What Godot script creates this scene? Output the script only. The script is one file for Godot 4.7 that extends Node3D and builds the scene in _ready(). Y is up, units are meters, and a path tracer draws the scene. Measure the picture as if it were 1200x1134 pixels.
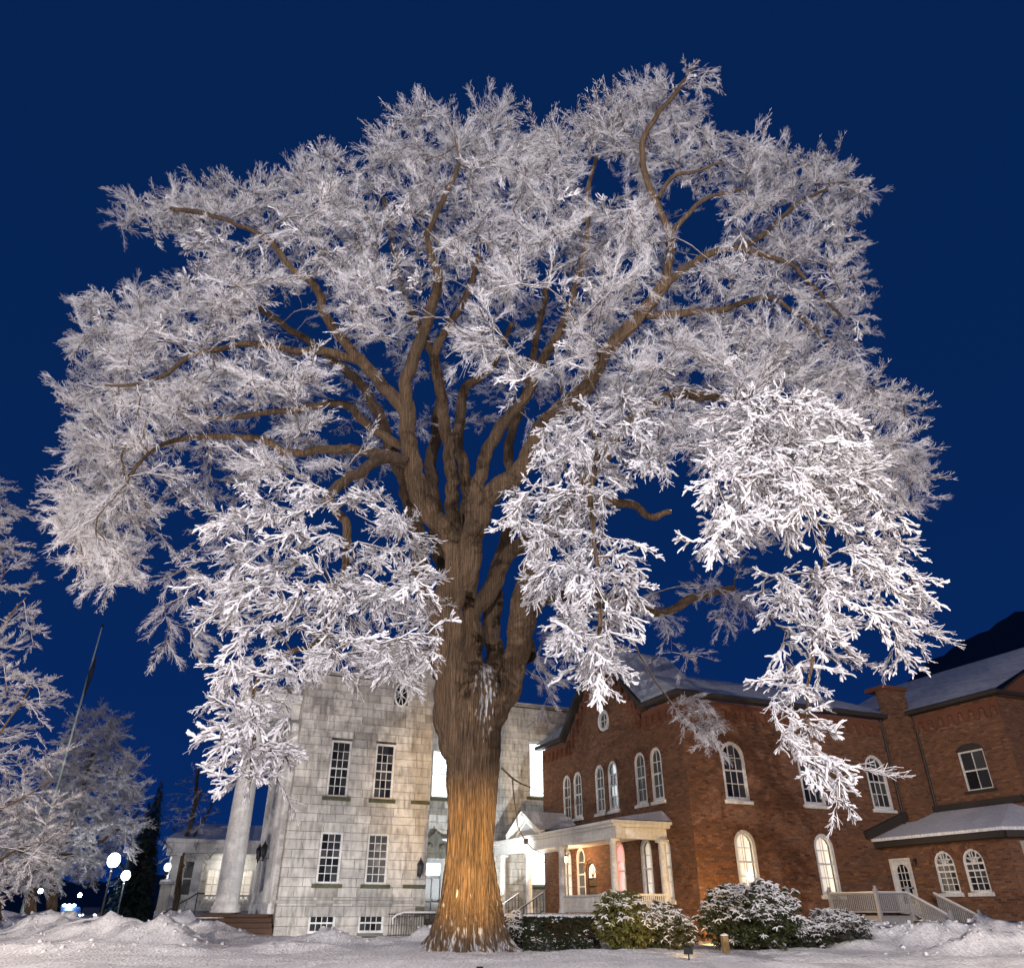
extends Node3D

# ---------------------------------------------------------------- mesh helper
class MB:
	var v := PackedVector3Array()
	var n := PackedVector3Array()
	var c := PackedColorArray()
	var ix := PackedInt32Array()
	var col := Color.WHITE
	func vert(p: Vector3, nn: Vector3) -> int:
		v.append(p); n.append(nn); c.append(col)
		return v.size() - 1
	func idx(a: int, b: int, d: int) -> void:
		ix.append(a); ix.append(d); ix.append(b)
	func tri(a: Vector3, b: Vector3, d: Vector3) -> void:
		var nn := (b - a).cross(d - a).normalized()
		idx(vert(a, nn), vert(b, nn), vert(d, nn))
	func quad(a: Vector3, b: Vector3, d: Vector3, e: Vector3) -> void:
		var nn := (b - a).cross(e - a)
		if nn.length_squared() < 1e-12:
			nn = (d - a).cross(e - a)
		nn = nn.normalized()
		var i := vert(a, nn)
		vert(b, nn); vert(d, nn); vert(e, nn)
		idx(i, i + 1, i + 2); idx(i, i + 2, i + 3)
	func box(p0: Vector3, p1: Vector3) -> void:
		var a := Vector3(minf(p0.x, p1.x), minf(p0.y, p1.y), minf(p0.z, p1.z))
		var b := Vector3(maxf(p0.x, p1.x), maxf(p0.y, p1.y), maxf(p0.z, p1.z))
		quad(Vector3(a.x, a.y, b.z), Vector3(b.x, a.y, b.z), Vector3(b.x, b.y, b.z), Vector3(a.x, b.y, b.z))
		quad(Vector3(b.x, a.y, a.z), Vector3(a.x, a.y, a.z), Vector3(a.x, b.y, a.z), Vector3(b.x, b.y, a.z))
		quad(Vector3(b.x, a.y, b.z), Vector3(b.x, a.y, a.z), Vector3(b.x, b.y, a.z), Vector3(b.x, b.y, b.z))
		quad(Vector3(a.x, a.y, a.z), Vector3(a.x, a.y, b.z), Vector3(a.x, b.y, b.z), Vector3(a.x, b.y, a.z))
		quad(Vector3(a.x, b.y, b.z), Vector3(b.x, b.y, b.z), Vector3(b.x, b.y, a.z), Vector3(a.x, b.y, a.z))
		quad(Vector3(a.x, a.y, a.z), Vector3(b.x, a.y, a.z), Vector3(b.x, a.y, b.z), Vector3(a.x, a.y, b.z))
	# box with chamfered edges on its front (z+) side
	func cbox(p0: Vector3, p1: Vector3, k: float) -> void:
		var zf := p1.z
		var zb := p1.z - k
		var A := [Vector3(p0.x, p0.y, zb), Vector3(p1.x, p0.y, zb), Vector3(p1.x, p1.y, zb), Vector3(p0.x, p1.y, zb)]
		var B := [Vector3(p0.x + k, p0.y + k, zf), Vector3(p1.x - k, p0.y + k, zf), Vector3(p1.x - k, p1.y - k, zf), Vector3(p0.x + k, p1.y - k, zf)]
		quad(B[0], B[1], B[2], B[3])
		for i in 4:
			var j := (i + 1) % 4
			quad(A[i], A[j], B[j], B[i])
			quad(Vector3(A[i].x, A[i].y, p0.z), Vector3(A[j].x, A[j].y, p0.z), A[j], A[i])
	# beam between two points, square section
	func beam(a: Vector3, b: Vector3, w: float, h: float) -> void:
		var x := (b - a).normalized()
		var up := Vector3.UP if absf(x.y) < 0.95 else Vector3.BACK
		var s := x.cross(up).normalized() * (w * 0.5)
		var u := s.cross(x).normalized() * (h * 0.5)
		var P := [a - s - u, a + s - u, a + s + u, a - s + u]
		var Q := [b - s - u, b + s - u, b + s + u, b - s + u]
		quad(P[3], P[2], P[1], P[0]); quad(Q[0], Q[1], Q[2], Q[3])
		for i in 4:
			var j := (i + 1) % 4
			quad(P[i], P[j], Q[j], Q[i])
	func tube(pts: PackedVector3Array, rad: PackedFloat32Array, sides: int, flat_y := 1.0) -> void:
		var m := pts.size()
		if m < 2:
			return
		var t := (pts[1] - pts[0]).normalized()
		var s := t.cross(Vector3.UP)
		if s.length() < 0.1:
			s = t.cross(Vector3.RIGHT)
		s = s.normalized()
		var base := v.size()
		for k in m:
			if k > 0:
				var t2 := (pts[mini(k + 1, m - 1)] - pts[k - 1]).normalized()
				s = (s - t2 * s.dot(t2))
				s = s.normalized() if s.length() > 1e-4 else t2.cross(Vector3.UP + Vector3(0.01, 0, 0)).normalized()
				t = t2
			var u := s.cross(t)
			for q in sides:
				var a := TAU * q / sides
				var d := s * cos(a) + u * sin(a)
				var off := d * rad[k]
				off.y *= flat_y
				vert(pts[k] + off, d)
		for k in m - 1:
			for q in sides:
				var q2 := (q + 1) % sides
				var a0 := base + k * sides + q
				var a1 := base + k * sides + q2
				idx(a0, a1 + sides, a1); idx(a0, a0 + sides, a1 + sides)
		# end caps
		var e := vert(pts[m - 1] + t * rad[m - 1], t)
		for q in sides:
			idx(base + (m - 1) * sides + (q + 1) % sides, base + (m - 1) * sides + q, e)
		var e0 := vert(pts[0], -(pts[1] - pts[0]).normalized())
		for q in sides:
			idx(base + q, base + (q + 1) % sides, e0)
	# lathe round the y axis: profile of (radius, y)
	func lathe(o: Vector3, prof: Array, sides: int) -> void:
		var base := v.size()
		var m := prof.size()
		for k in m:
			var p: Vector2 = prof[k]
			var pa: Vector2 = prof[maxi(k - 1, 0)]
			var pb: Vector2 = prof[mini(k + 1, m - 1)]
			var tg := (pb - pa).normalized()
			for q in sides:
				var a := TAU * q / sides
				vert(o + Vector3(p.x * cos(a), p.y, p.x * sin(a)), Vector3(tg.y * cos(a), -tg.x, tg.y * sin(a)).normalized())
		for k in m - 1:
			for q in sides:
				var q2 := (q + 1) % sides
				var a0 := base + k * sides + q
				var a1 := base + k * sides + q2
				idx(a0, a1 + sides, a1); idx(a0, a0 + sides, a1 + sides)
	# extrude a 2-D polygon in the xy plane from z0 to z1 (z1 > z0 faces front)
	func extrude(poly: PackedVector2Array, z0: float, z1: float, back := false) -> void:
		var p := poly
		if Geometry2D.is_polygon_clockwise(p):
			p = p.duplicate(); p.reverse()
		var T := Geometry2D.triangulate_polygon(p)
		for k in range(0, T.size(), 3):
			var a := p[T[k]]; var b := p[T[k + 1]]; var d := p[T[k + 2]]
			if (b - a).cross(d - a) < 0:
				var q := b
				b = d; d = q
			tri(Vector3(a.x, a.y, z1), Vector3(b.x, b.y, z1), Vector3(d.x, d.y, z1))
			if back:
				tri(Vector3(a.x, a.y, z0), Vector3(d.x, d.y, z0), Vector3(b.x, b.y, z0))
		if z1 - z0 > 1e-5:
			for k in p.size():
				var a := p[k]; var b := p[(k + 1) % p.size()]
				quad(Vector3(a.x, a.y, z0), Vector3(b.x, b.y, z0), Vector3(b.x, b.y, z1), Vector3(a.x, a.y, z1))
	# ring between two outlines with the same number of points (A outside, B inside)
	func ring(A: PackedVector2Array, B: PackedVector2Array, z0: float, z1: float) -> void:
		for k in A.size():
			var j := (k + 1) % A.size()
			quad(Vector3(A[k].x, A[k].y, z1), Vector3(A[j].x, A[j].y, z1), Vector3(B[j].x, B[j].y, z1), Vector3(B[k].x, B[k].y, z1))
			quad(Vector3(A[k].x, A[k].y, z0), Vector3(A[j].x, A[j].y, z0), Vector3(A[j].x, A[j].y, z1), Vector3(A[k].x, A[k].y, z1))
			quad(Vector3(B[j].x, B[j].y, z0), Vector3(B[k].x, B[k].y, z0), Vector3(B[k].x, B[k].y, z1), Vector3(B[j].x, B[j].y, z1))
	# lumpy ball
	func blob(o: Vector3, r: Vector3, seed_: float, rings := 5, sides := 8, lump := 0.2) -> void:
		var base := v.size()
		for k in rings + 1:
			var th := PI * k / rings
			for q in sides:
				var a := TAU * q / sides
				var d := Vector3(sin(th) * cos(a), cos(th), sin(th) * sin(a))
				var w := 1.0 + lump * sin(seed_ * 7.3 + a * 2.0 + th * 3.0) * sin(seed_ * 3.1 + a * 3.0 - th * 2.0)
				vert(o + d * r * w, d)
		for k in rings:
			for q in sides:
				var q2 := (q + 1) % sides
				var a0 := base + k * sides + q
				var a1 := base + k * sides + q2
				idx(a0, a1, a1 + sides); idx(a0, a1 + sides, a0 + sides)
	func mesh(mat: Material = null) -> ArrayMesh:
		var m := ArrayMesh.new()
		add_to(m, mat)
		return m
	func add_to(m: ArrayMesh, mat: Material) -> void:
		var arr := []
		arr.resize(Mesh.ARRAY_MAX)
		arr[Mesh.ARRAY_VERTEX] = v
		arr[Mesh.ARRAY_NORMAL] = n
		arr[Mesh.ARRAY_COLOR] = c
		arr[Mesh.ARRAY_INDEX] = ix
		m.add_surface_from_arrays(Mesh.PRIMITIVE_TRIANGLES, arr)
		if mat:
			m.surface_set_material(m.get_surface_count() - 1, mat)

var rng := RandomNumberGenerator.new()
var M := {}
const TURN := 0.41015          # the two buildings share one street grid, turned 23.5 degrees
const PITCH := 0.51853
const FPX := 878.0
const EYE := Vector3(0, 1.05, 0)

# direction of a photograph pixel, then the point on it that stands at world depth z
func ray(px: float, py: float) -> Vector3:
	var u := (px - 600.0) / FPX
	var w := -(py - 567.0) / FPX
	return Vector3(u, sin(PITCH) + w * cos(PITCH), -cos(PITCH) + w * sin(PITCH))
func at(px: float, py: float, z: float) -> Vector3:
	var d := ray(px, py)
	return EYE + d * (z / d.z)
func depth(p: Vector3) -> float:
	var q := p - EYE
	return q.y * sin(PITCH) - q.z * cos(PITCH)
func to_pixel(p: Vector3) -> Vector2:
	var q := p - EYE
	var k := FPX / depth(p)
	return Vector2(600.0 + k * q.x, 567.0 - k * (q.y * cos(PITCH) + q.z * sin(PITCH)))
func rnd(a: float, b: float) -> float:
	return rng.randf_range(a, b)

# ---------------------------------------------------------------- node helpers
var taken := {}
func numbered(called: String) -> String:
	if not taken.has(called):
		taken[called] = 0
		return called
	taken[called] += 1
	return "%s_%03d" % [called, taken[called]]
func tag(o: Node, label: String, category: String, group := "", kind := "") -> Node:
	if label: o.set_meta("label", label)
	if category: o.set_meta("category", category)
	if group: o.set_meta("group", group)
	if kind: o.set_meta("kind", kind)
	return o
func thing(called: String, label: String, category: String, pos := Vector3.ZERO, turn := 0.0, group := "") -> Node3D:
	var o := Node3D.new()
	o.name = numbered(called)
	add_child(o)
	o.position = pos
	o.rotation.y = turn
	tag(o, label, category, group)
	return o
func part(called: String, mesh: Mesh, parent: Node, xf := Transform3D.IDENTITY, mat: Material = null) -> MeshInstance3D:
	var o := MeshInstance3D.new()
	o.name = called
	o.mesh = mesh
	if mat: o.material_override = mat
	o.transform = xf
	parent.add_child(o, true)
	return o
func many(called: String, mesh: Mesh, xfs: Array, cols: Array, parent: Node) -> MultiMeshInstance3D:
	var mm := MultiMesh.new()
	mm.transform_format = MultiMesh.TRANSFORM_3D
	mm.use_colors = cols.size() > 0
	mm.mesh = mesh
	mm.instance_count = xfs.size()
	for i in xfs.size():
		mm.set_instance_transform(i, xfs[i])
		if cols.size() > 0:
			mm.set_instance_color(i, cols[i])
	var o := MultiMeshInstance3D.new()
	o.name = called
	o.multimesh = mm
	parent.add_child(o, true)
	o.set_meta("kind", "stuff")
	return o

# ---------------------------------------------------------------- materials
func noise_image(seed_: int, freq: float, oct: int, lo: float, hi: float, size := 256, stretch := Vector2.ONE, ridged := false) -> Image:
	var f := FastNoiseLite.new()
	f.seed = seed_
	f.noise_type = FastNoiseLite.TYPE_SIMPLEX_SMOOTH
	f.frequency = 1.0
	f.fractal_octaves = oct
	f.fractal_type = FastNoiseLite.FRACTAL_RIDGED if ridged else FastNoiseLite.FRACTAL_FBM
	var im := Image.create(size, size, false, Image.FORMAT_RGB8)
	# seamless: sampled on a torus
	for y in size:
		var b := TAU * y / size
		for x in size:
			var a := TAU * x / size
			var r := freq / TAU
			var q := Vector3(cos(a) * r * stretch.x, sin(a) * r * stretch.x, cos(b) * r * stretch.y)
			var w := f.get_noise_3dv(q + Vector3(0, 0, 7.1)) * 0.6 + f.get_noise_3d(sin(b) * r * stretch.y + 31.0, cos(a) * r * stretch.x, sin(a) * r * stretch.x) * 0.6
			var g := clampf(lerpf(lo, hi, clampf(0.5 + w, 0.0, 1.0)), 0, 1)
			im.set_pixel(x, y, Color(g, g, g))
	return im
func tex(im: Image) -> ImageTexture:
	return ImageTexture.create_from_image(im)
func mat(lin: Color, rough := 0.85, vcol := false) -> StandardMaterial3D:
	var m := StandardMaterial3D.new()
	m.albedo_color = lin.linear_to_srgb()
	m.roughness = rough
	m.vertex_color_use_as_albedo = vcol
	m.cull_mode = BaseMaterial3D.CULL_DISABLED
	return m
func grain(m: StandardMaterial3D, t: Texture2D, scale: Vector3, world := true) -> StandardMaterial3D:
	m.albedo_texture = t
	m.uv1_triplanar = true
	m.uv1_world_triplanar = world
	m.uv1_scale = scale
	return m
func bump(m: StandardMaterial3D, im: Image, k: float) -> StandardMaterial3D:
	var b := im.duplicate()
	b.bump_map_to_normal_map(k)
	m.normal_enabled = true
	m.normal_texture = tex(b)
	m.normal_scale = 1.0
	return m
func glow(lin: Color, e: float) -> StandardMaterial3D:
	var m := mat(Color(0.8, 0.8, 0.8), 0.6)
	m.emission_enabled = true
	m.emission = lin.linear_to_srgb()
	m.emission_energy_multiplier = e
	return m

func materials() -> void:
	var fine := noise_image(3, 40, 3, 0.72, 1.0)
	var coarse := noise_image(5, 10, 4, 0.35, 1.15)
	var dirt := noise_image(9, 9, 4, 0.68, 1.14, 256, Vector2(1.4, 0.55))
	var bark_im := noise_image(12, 26, 4, 0.25, 1.15, 256, Vector2(1.6, 0.22))
	var tf := tex(fine)
	M.snow = bump(grain(mat(Color(0.88, 0.88, 0.90), 0.8), tex(noise_image(21, 24, 4, 0.8, 1.05)), Vector3(0.5, 0.5, 0.5)), noise_image(22, 22, 4, 0.0, 1.0), 3.0)
	M.frost = mat(Color(0.86, 0.86, 0.89), 0.75, true)
	M.snow_plain = mat(Color(0.84, 0.84, 0.86), 0.8)
	M.bark = bump(grain(mat(Color(1, 1, 1), 0.95, true), tex(bark_im), Vector3(0.9, 0.28, 0.9)), bark_im, 6.0)
	M.twig = mat(Color(0.085, 0.062, 0.045), 0.9)
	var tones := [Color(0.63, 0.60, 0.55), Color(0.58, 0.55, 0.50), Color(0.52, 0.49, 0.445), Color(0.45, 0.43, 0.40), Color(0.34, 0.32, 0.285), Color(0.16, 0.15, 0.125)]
	M.stone = []
	var dt := tex(dirt)
	var st_n := noise_image(31, 30, 3, 0.2, 0.8)
	for t in tones:
		var sm := bump(grain(mat(t, 0.9), dt, Vector3(0.35, 0.35, 0.35)), st_n, 1.2)
		M.stone.append(sm)
	M.joint = grain(mat(Color(0.27, 0.25, 0.22), 0.95), dt, Vector3(0.9, 0.9, 0.9))
	M.moss = grain(mat(Color(0.10, 0.105, 0.06), 0.95), dt, Vector3(2, 2, 2))
	M.brick = grain(mat(Color(1, 1, 1), 0.9, true), tf, Vector3(1.7, 1.7, 1.7))
	M.brick_plain = grain(mat(Color(0.20, 0.073, 0.038), 0.9), tf, Vector3(1.7, 1.7, 1.7))
	M.mortar = grain(mat(Color(0.20, 0.15, 0.115), 0.95), tf, Vector3(2, 2, 2))
	M.white = grain(mat(Color(0.74, 0.73, 0.70), 0.55), tex(noise_image(41, 10, 4, 0.86, 1.04)), Vector3(0.8, 0.8, 0.8))
	M.grey = grain(mat(Color(0.46, 0.46, 0.47), 0.6), tf, Vector3(1, 1, 1))
	M.dark_trim = grain(mat(Color(0.045, 0.036, 0.03), 0.7), tf, Vector3(1, 1, 1))
	M.plaster = mat(Color(0.42, 0.40, 0.37), 0.9)
	M.glass_mid = mat(Color(0.03, 0.033, 0.04), 0.07)
	M.shaded_snow = grain(mat(Color(0.55, 0.58, 0.64), 0.85), dt, Vector3(0.5, 0.5, 0.5))  # roof snow, dulled bluish: its shade is put into the colour
	M.iron = mat(Color(0.018, 0.018, 0.02), 0.45)
	M.glass = mat(Color(0.012, 0.014, 0.018), 0.08)
	M.glass_grey = mat(Color(0.06, 0.064, 0.07), 0.10)
	M.clear = mat(Color(0.9, 0.92, 0.95), 0.03)
	M.clear.transparency = BaseMaterial3D.TRANSPARENCY_ALPHA
	M.clear.albedo_color.a = 0.12
	M.timber = grain(mat(Color(0.13, 0.075, 0.04), 0.8), tex(bark_im), Vector3(1.2, 1.2, 1.2))
	M.tread = grain(mat(Color(0.115, 0.06, 0.035), 0.8), tf, Vector3(1.2, 1.2, 1.2))
	M.leaf = mat(Color(1, 1, 1), 0.6, true)
	M.conifer = mat(Color(0.02, 0.035, 0.022), 0.9)
	M.hill = mat(Color(0.11, 0.105, 0.095), 1.0)
	M.lit_white = glow(Color(0.86, 0.95, 1.0), 2.6)
	M.lit_warm = glow(Color(1.0, 0.80, 0.56), 0.52)
	M.lit_soft = glow(Color(1.0, 0.84, 0.64), 0.30)
	M.lit_red = glow(Color(1.0, 0.05, 0.10), 1.2)
	M.lit_blue = glow(Color(0.25, 0.55, 1.0), 9.0)
	M.lit_star = glow(Color(0.45, 0.9, 1.0), 3.0)
	M.lit_amber = glow(Color(1.0, 0.55, 0.22), 6.0)
	M.lamp_glow = glow(Color(0.93, 0.96, 1.0), 22.0)
	M.lantern_glow = glow(Color(1.0, 0.97, 0.85), 1.6)

# ---------------------------------------------------------------- camera, sky, lamps that light the place
func setup_view() -> void:
	var cam := Camera3D.new()
	cam.name = "camera"
	add_child(cam)
	cam.position = EYE
	cam.rotation = Vector3(PITCH, 0, 0)
	cam.fov = 65.72
	cam.near = 0.1
	cam.far = 2000.0
	cam.current = true
	var we := WorldEnvironment.new()
	var e := Environment.new()
	e.background_mode = Environment.BG_SKY
	var sky := Sky.new()
	var sm := ProceduralSkyMaterial.new()
	sm.sky_top_color = Color(0.022, 0.135, 0.315)
	sm.sky_horizon_color = Color(0.026, 0.155, 0.385)
	sm.sky_curve = 0.25
	sm.ground_bottom_color = Color(0.02, 0.05, 0.12)
	sm.ground_horizon_color = Color(0.02, 0.12, 0.34)
	sm.sun_angle_max = 0.0
	sky.sky_material = sm
	e.sky = sky
	e.background_energy_multiplier = 0.8
	e.tonemap_mode = Environment.TONE_MAPPER_LINEAR
	e.tonemap_exposure = 1.28
	e.sdfgi_enabled = true
	e.ssao_enabled = true
	e.ssil_enabled = true
	we.environment = e
	add_child(we)

const LAMP_WHITE := Color(1.0, 0.925, 0.915)
const LAMP_WARM := Color(1.0, 0.82, 0.66)
const GOLD := Color(1.0, 0.60, 0.17)
func omni(parent: Node3D, pos: Vector3, col: Color, energy: float, size := 0.15) -> void:
	var l := OmniLight3D.new()
	l.name = "lamp_light"
	parent.add_child(l, true)
	l.position = pos
	l.light_color = col.linear_to_srgb()
	l.light_energy = energy
	l.light_size = size
	l.omni_range = 120.0
	l.omni_attenuation = 2.0
	l.shadow_enabled = true

# a post-top street lamp: iron post on a stepped base, collar, globe, finial
func street_lamp(pos: Vector3, h: float, col: Color, energy: float, gl: Material, label: String, globe_r := 0.205, group := "street lamps") -> Node3D:
	var t := thing("street_lamp", label, "street lamp", pos, 0.0, group)
	var b := MB.new()
	b.lathe(Vector3.ZERO, [Vector2(0.0, 0.0), Vector2(0.22, 0.0), Vector2(0.22, 0.12), Vector2(0.15, 0.2), Vector2(0.12, 0.6), Vector2(0.09, 0.75), Vector2(0.07, 0.9)], 14)
	part("base", b.mesh(M.iron), t)
	var p := MB.new()
	p.lathe(Vector3.ZERO, [Vector2(0.065, 0.85), Vector2(0.05, h - 0.62), Vector2(0.08, h - 0.6), Vector2(0.08, h - 0.55), Vector2(0.05, h - 0.5)], 12)
	part("post", p.mesh(M.iron), t)
	var c := MB.new()
	c.lathe(Vector3.ZERO, [Vector2(0.05, h - 0.5), Vector2(0.15, h - 0.34), Vector2(0.16, h - 0.28), Vector2(0.1, h - 0.26)], 14)
	part("collar", c.mesh(M.iron), t)
	var g := MB.new()
	g.blob(Vector3(0, h, 0), Vector3(globe_r, globe_r * 1.15, globe_r), 1.0, 12, 18, 0.0)
	part("lamp_globe", g.mesh(gl), t)
	var f := MB.new()
	f.lathe(Vector3.ZERO, [Vector2(0.11, h + globe_r * 1.08), Vector2(0.06, h + globe_r * 1.2), Vector2(0.03, h + globe_r * 1.35), Vector2(0.0, h + globe_r * 1.55)], 12)
	part("finial", f.mesh(M.iron), t)
	if energy > 0.0:
		omni(t, Vector3(0, h, 0) if globe_r < 0.215 else Vector3(0, h - 0.1, globe_r + 0.12), col, energy, minf(globe_r * 0.8, 0.1))
	return t

# a floodlight on a ground spike, aimed at a point
func floodlight(pos: Vector3, aim: Vector3, col: Color, energy: float, angle: float, label: String, k := 1.0) -> void:
	var t := thing("ground_floodlight", label, "floodlight", pos, 0.0, "ground floodlights")
	var s := MB.new()
	s.box(Vector3(-0.02, -0.1, -0.02) * k, Vector3(0.02, 0.12, 0.02) * k)
	s.box(Vector3(-0.13, 0.10, -0.015) * k, Vector3(0.13, 0.12, 0.015) * k)
	s.box(Vector3(-0.14, 0.10, -0.015) * k, Vector3(-0.125, 0.22, 0.015) * k)
	s.box(Vector3(0.125, 0.10, -0.015) * k, Vector3(0.14, 0.22, 0.015) * k)
	part("bracket", s.mesh(M.iron), t)
	var head := Vector3(0, 0.22, 0) * k
	var bas := Basis.looking_at((aim - pos - head).normalized(), Vector3.UP)
	var hs := MB.new()
	var A := PackedVector2Array([Vector2(-0.12, -0.09), Vector2(0.12, -0.09), Vector2(0.12, 0.09), Vector2(-0.12, 0.09)])
	var B := PackedVector2Array([Vector2(-0.10, -0.07), Vector2(0.10, -0.07), Vector2(0.10, 0.07), Vector2(-0.10, 0.07)])
	for i in 4:
		A[i] *= k; B[i] *= k
	hs.ring(A, B, -0.10 * k, 0.05 * k)
	hs.box(Vector3(-0.12, -0.09, -0.12) * k, Vector3(0.12, 0.09, -0.08) * k)
	var xf := Transform3D(bas * Basis(Vector3.UP, PI), head)
	part("housing", hs.mesh(M.iron), t, xf)
	var ln := MB.new()
	ln.box(Vector3(-0.098, -0.068, 0.01) * k, Vector3(0.098, 0.068, 0.02) * k)
	part("lens", ln.mesh(glow(col, 3.0)), t, xf)
	var l := SpotLight3D.new()
	l.name = "lamp_light"
	t.add_child(l)
	l.transform = Transform3D(bas, head + bas * Vector3(0, 0, -0.07 * k))
	l.light_color = col.linear_to_srgb()
	l.light_energy = energy
	l.light_size = 0.06
	l.spot_range = 90.0
	l.spot_angle = angle
	l.spot_angle_attenuation = 1.0 if angle < 40.0 else 0.35
	l.spot_attenuation = 2.0
	l.shadow_enabled = true

func area(parent: Node3D, xf: Transform3D, size: Vector2, col: Color, energy: float) -> void:
	var l := AreaLight3D.new()
	l.name = "window_light"
	parent.add_child(l, true)
	l.transform = xf
	l.area_size = size
	l.area_normalize_energy = true
	l.light_color = col.linear_to_srgb()
	l.light_energy = energy
	l.shadow_enabled = true

# ---------------------------------------------------------------- ground
var hn := FastNoiseLite.new()
var MOUNDS := []
func snow_h(x: float, z: float) -> float:
	var h := 0.05 * hn.get_noise_2d(x * 45.0, z * 60.0) + 0.13 * hn.get_noise_2d(x * 9.0 + 50.0, z * 14.0)
	for m in MOUNDS:
		var dx: float = (x - m[0]) / m[2]
		var dz: float = (z - m[1]) / m[3]
		var q := dx * dx + dz * dz
		if q < 4.0:
			var l := 1.0 + 0.42 * hn.get_noise_2d(x * 45.0 + m[0] * 9.0, z * 55.0) + 0.16 * hn.get_noise_2d(x * 150.0, z * 150.0 + m[1])
			h += m[4] * exp(-q * 1.6) * l
	return h
func ground() -> void:
	hn.seed = 4
	hn.frequency = 0.02
	hn.fractal_octaves = 3
	# ploughed snow banks: x, z, half width, half depth, height
	MOUNDS = [
		[-14.5, -31, 2.6, 1.6, 0.9], [-17.5, -33, 2.4, 1.8, 1.0], [-12.0, -30.5, 1.6, 1.1, 0.6], [-20.5, -34, 2.6, 2.0, 0.9], [-11.6, -33.5, 2.0, 1.3, 0.8],
		[-14.0, -36, 2.6, 1.6, 1.0], [-17.0, -26.5, 2.2, 1.0, 0.35], [-13.0, -25.0, 3.0, 0.9, 0.30], [-24, -38, 4, 2.5, 1.0],
		[-6.6, -32.6, 1.2, 0.7, 0.42], [-7.9, -33, 1.3, 0.7, 0.2], [-4.7, -33.0, 0.8, 0.6, 0.25], [-3.3, -33.4, 0.8, 0.6, 0.5], [-9.6, -33.0, 1.2, 0.7, 0.14],
		[-6.6, -26.5, 2.2, 0.8, 0.22], [-9.5, -25.0, 2.6, 0.7, 0.18], [-1.4, -27.2, 2.2, 1.8, 0.16],
		[12.2, -29.5, 1.3, 1.0, 0.75], [13.6, -28.4, 1.4, 1.1, 0.6], [15.6, -28.5, 1.8, 1.3, 0.75], [13.0, -24.6, 1.8, 0.9, 0.5], [15.3, -24.8, 1.6, 1.0, 0.6],
		[17.5, -27, 2.0, 1.6, 0.9], [11.0, -28.0, 1.6, 0.8, 0.25], [8.0, -25.0, 2.4, 0.8, 0.12], [3.0, -24.5, 3.0, 1.0, 0.10], [19.0, -24, 2.0, 1.2, 0.7]]
	var xs := PackedFloat32Array()
	var zs := PackedFloat32Array()
	var half := [600.0, 420.0, 300.0, 200.0, 130.0, 90.0, 70.0, 55.0, 45.0, 38.0, 33.0, 30.0]
	for q in half: xs.append(-q)
	for k in 201: xs.append(-28.0 + k * 0.28)
	half.reverse()
	for q in half: xs.append(q)
	var z := 60.0
	while z >= -700.0:
		zs.append(z)
		z -= 10.0 if z > -14.0 else (0.28 if z > -41.0 else (3.0 if z > -110.0 else 60.0))
	var b := MB.new()
	for zz in zs:
		for xx in xs:
			var h := snow_h(xx, zz)
			var e := 0.12
			var nn := Vector3(snow_h(xx - e, zz) - snow_h(xx + e, zz), 2.0 * e, snow_h(xx, zz - e) - snow_h(xx, zz + e)).normalized()
			b.vert(Vector3(xx, h, zz), nn)
	var w := xs.size()
	for j in zs.size() - 1:
		for i in w - 1:
			var a := j * w + i
			b.idx(a, a + 1, a + w + 1); b.idx(a, a + w + 1, a + w)
	var g := part("ground", b.mesh(M.snow), self)
	tag(g, "snow covered lawn with ploughed banks and trodden ruts", "ground", "", "structure")
	# loose chunks thrown up on the banks
	var xfs := []
	var ch := MB.new()
	ch.blob(Vector3.ZERO, Vector3(1, 0.7, 1), 2.0, 5, 7, 0.5)
	for i in 700:
		var m: Array = MOUNDS[rng.randi() % 25]
		if m[4] < 0.3:
			continue
		var cx: float = m[0] + rng.randfn(0, m[2] * 0.6)
		var cz: float = m[1] + rng.randfn(0, m[3] * 0.6)
		var s := rnd(0.02, 0.085)
		xfs.append(Transform3D(Basis.from_euler(Vector3(rnd(0, 6), rnd(0, 6), rnd(0, 6))).scaled(Vector3(s, s, s)), Vector3(cx, snow_h(cx, cz), cz)))
	var st := many("snow_chunks", ch.mesh(M.snow), xfs, [], self)
	tag(st, "loose lumps of ploughed snow on the banks", "snow")
	# far wooded hill
	var hb := MB.new()
	var prev := []
	for k in 241:
		var a := lerpf(-1.25, 1.25, k / 240.0)
		var r := 420.0
		var hh := 7.0 + 3.0 * hn.get_noise_1d(k * 4.0) + 52.0 * smoothstep(0.30, 0.54, a) + 9.0 * smoothstep(0.5, 0.68, a) + 1.2 * hn.get_noise_1d(k * 60.0)
		var c := Vector3(sin(a) * r, 0, -cos(a) * r)
		var row := [c * 0.75 + Vector3(0, -1, 0), c * 0.9 + Vector3(0, hh * 0.6 * 1.9, 0), c + Vector3(0, hh * 1.9, 0), c * 1.3 + Vector3(0, -1, 0)]
		if prev.size():
			for q in 3:
				hb.quad(prev[q], row[q], row[q + 1], prev[q + 1])
		prev = row
	var hl := part("hills", hb.mesh(M.hill), self)
	tag(hl, "dark wooded hill far behind the brick building", "hill", "", "structure")

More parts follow.
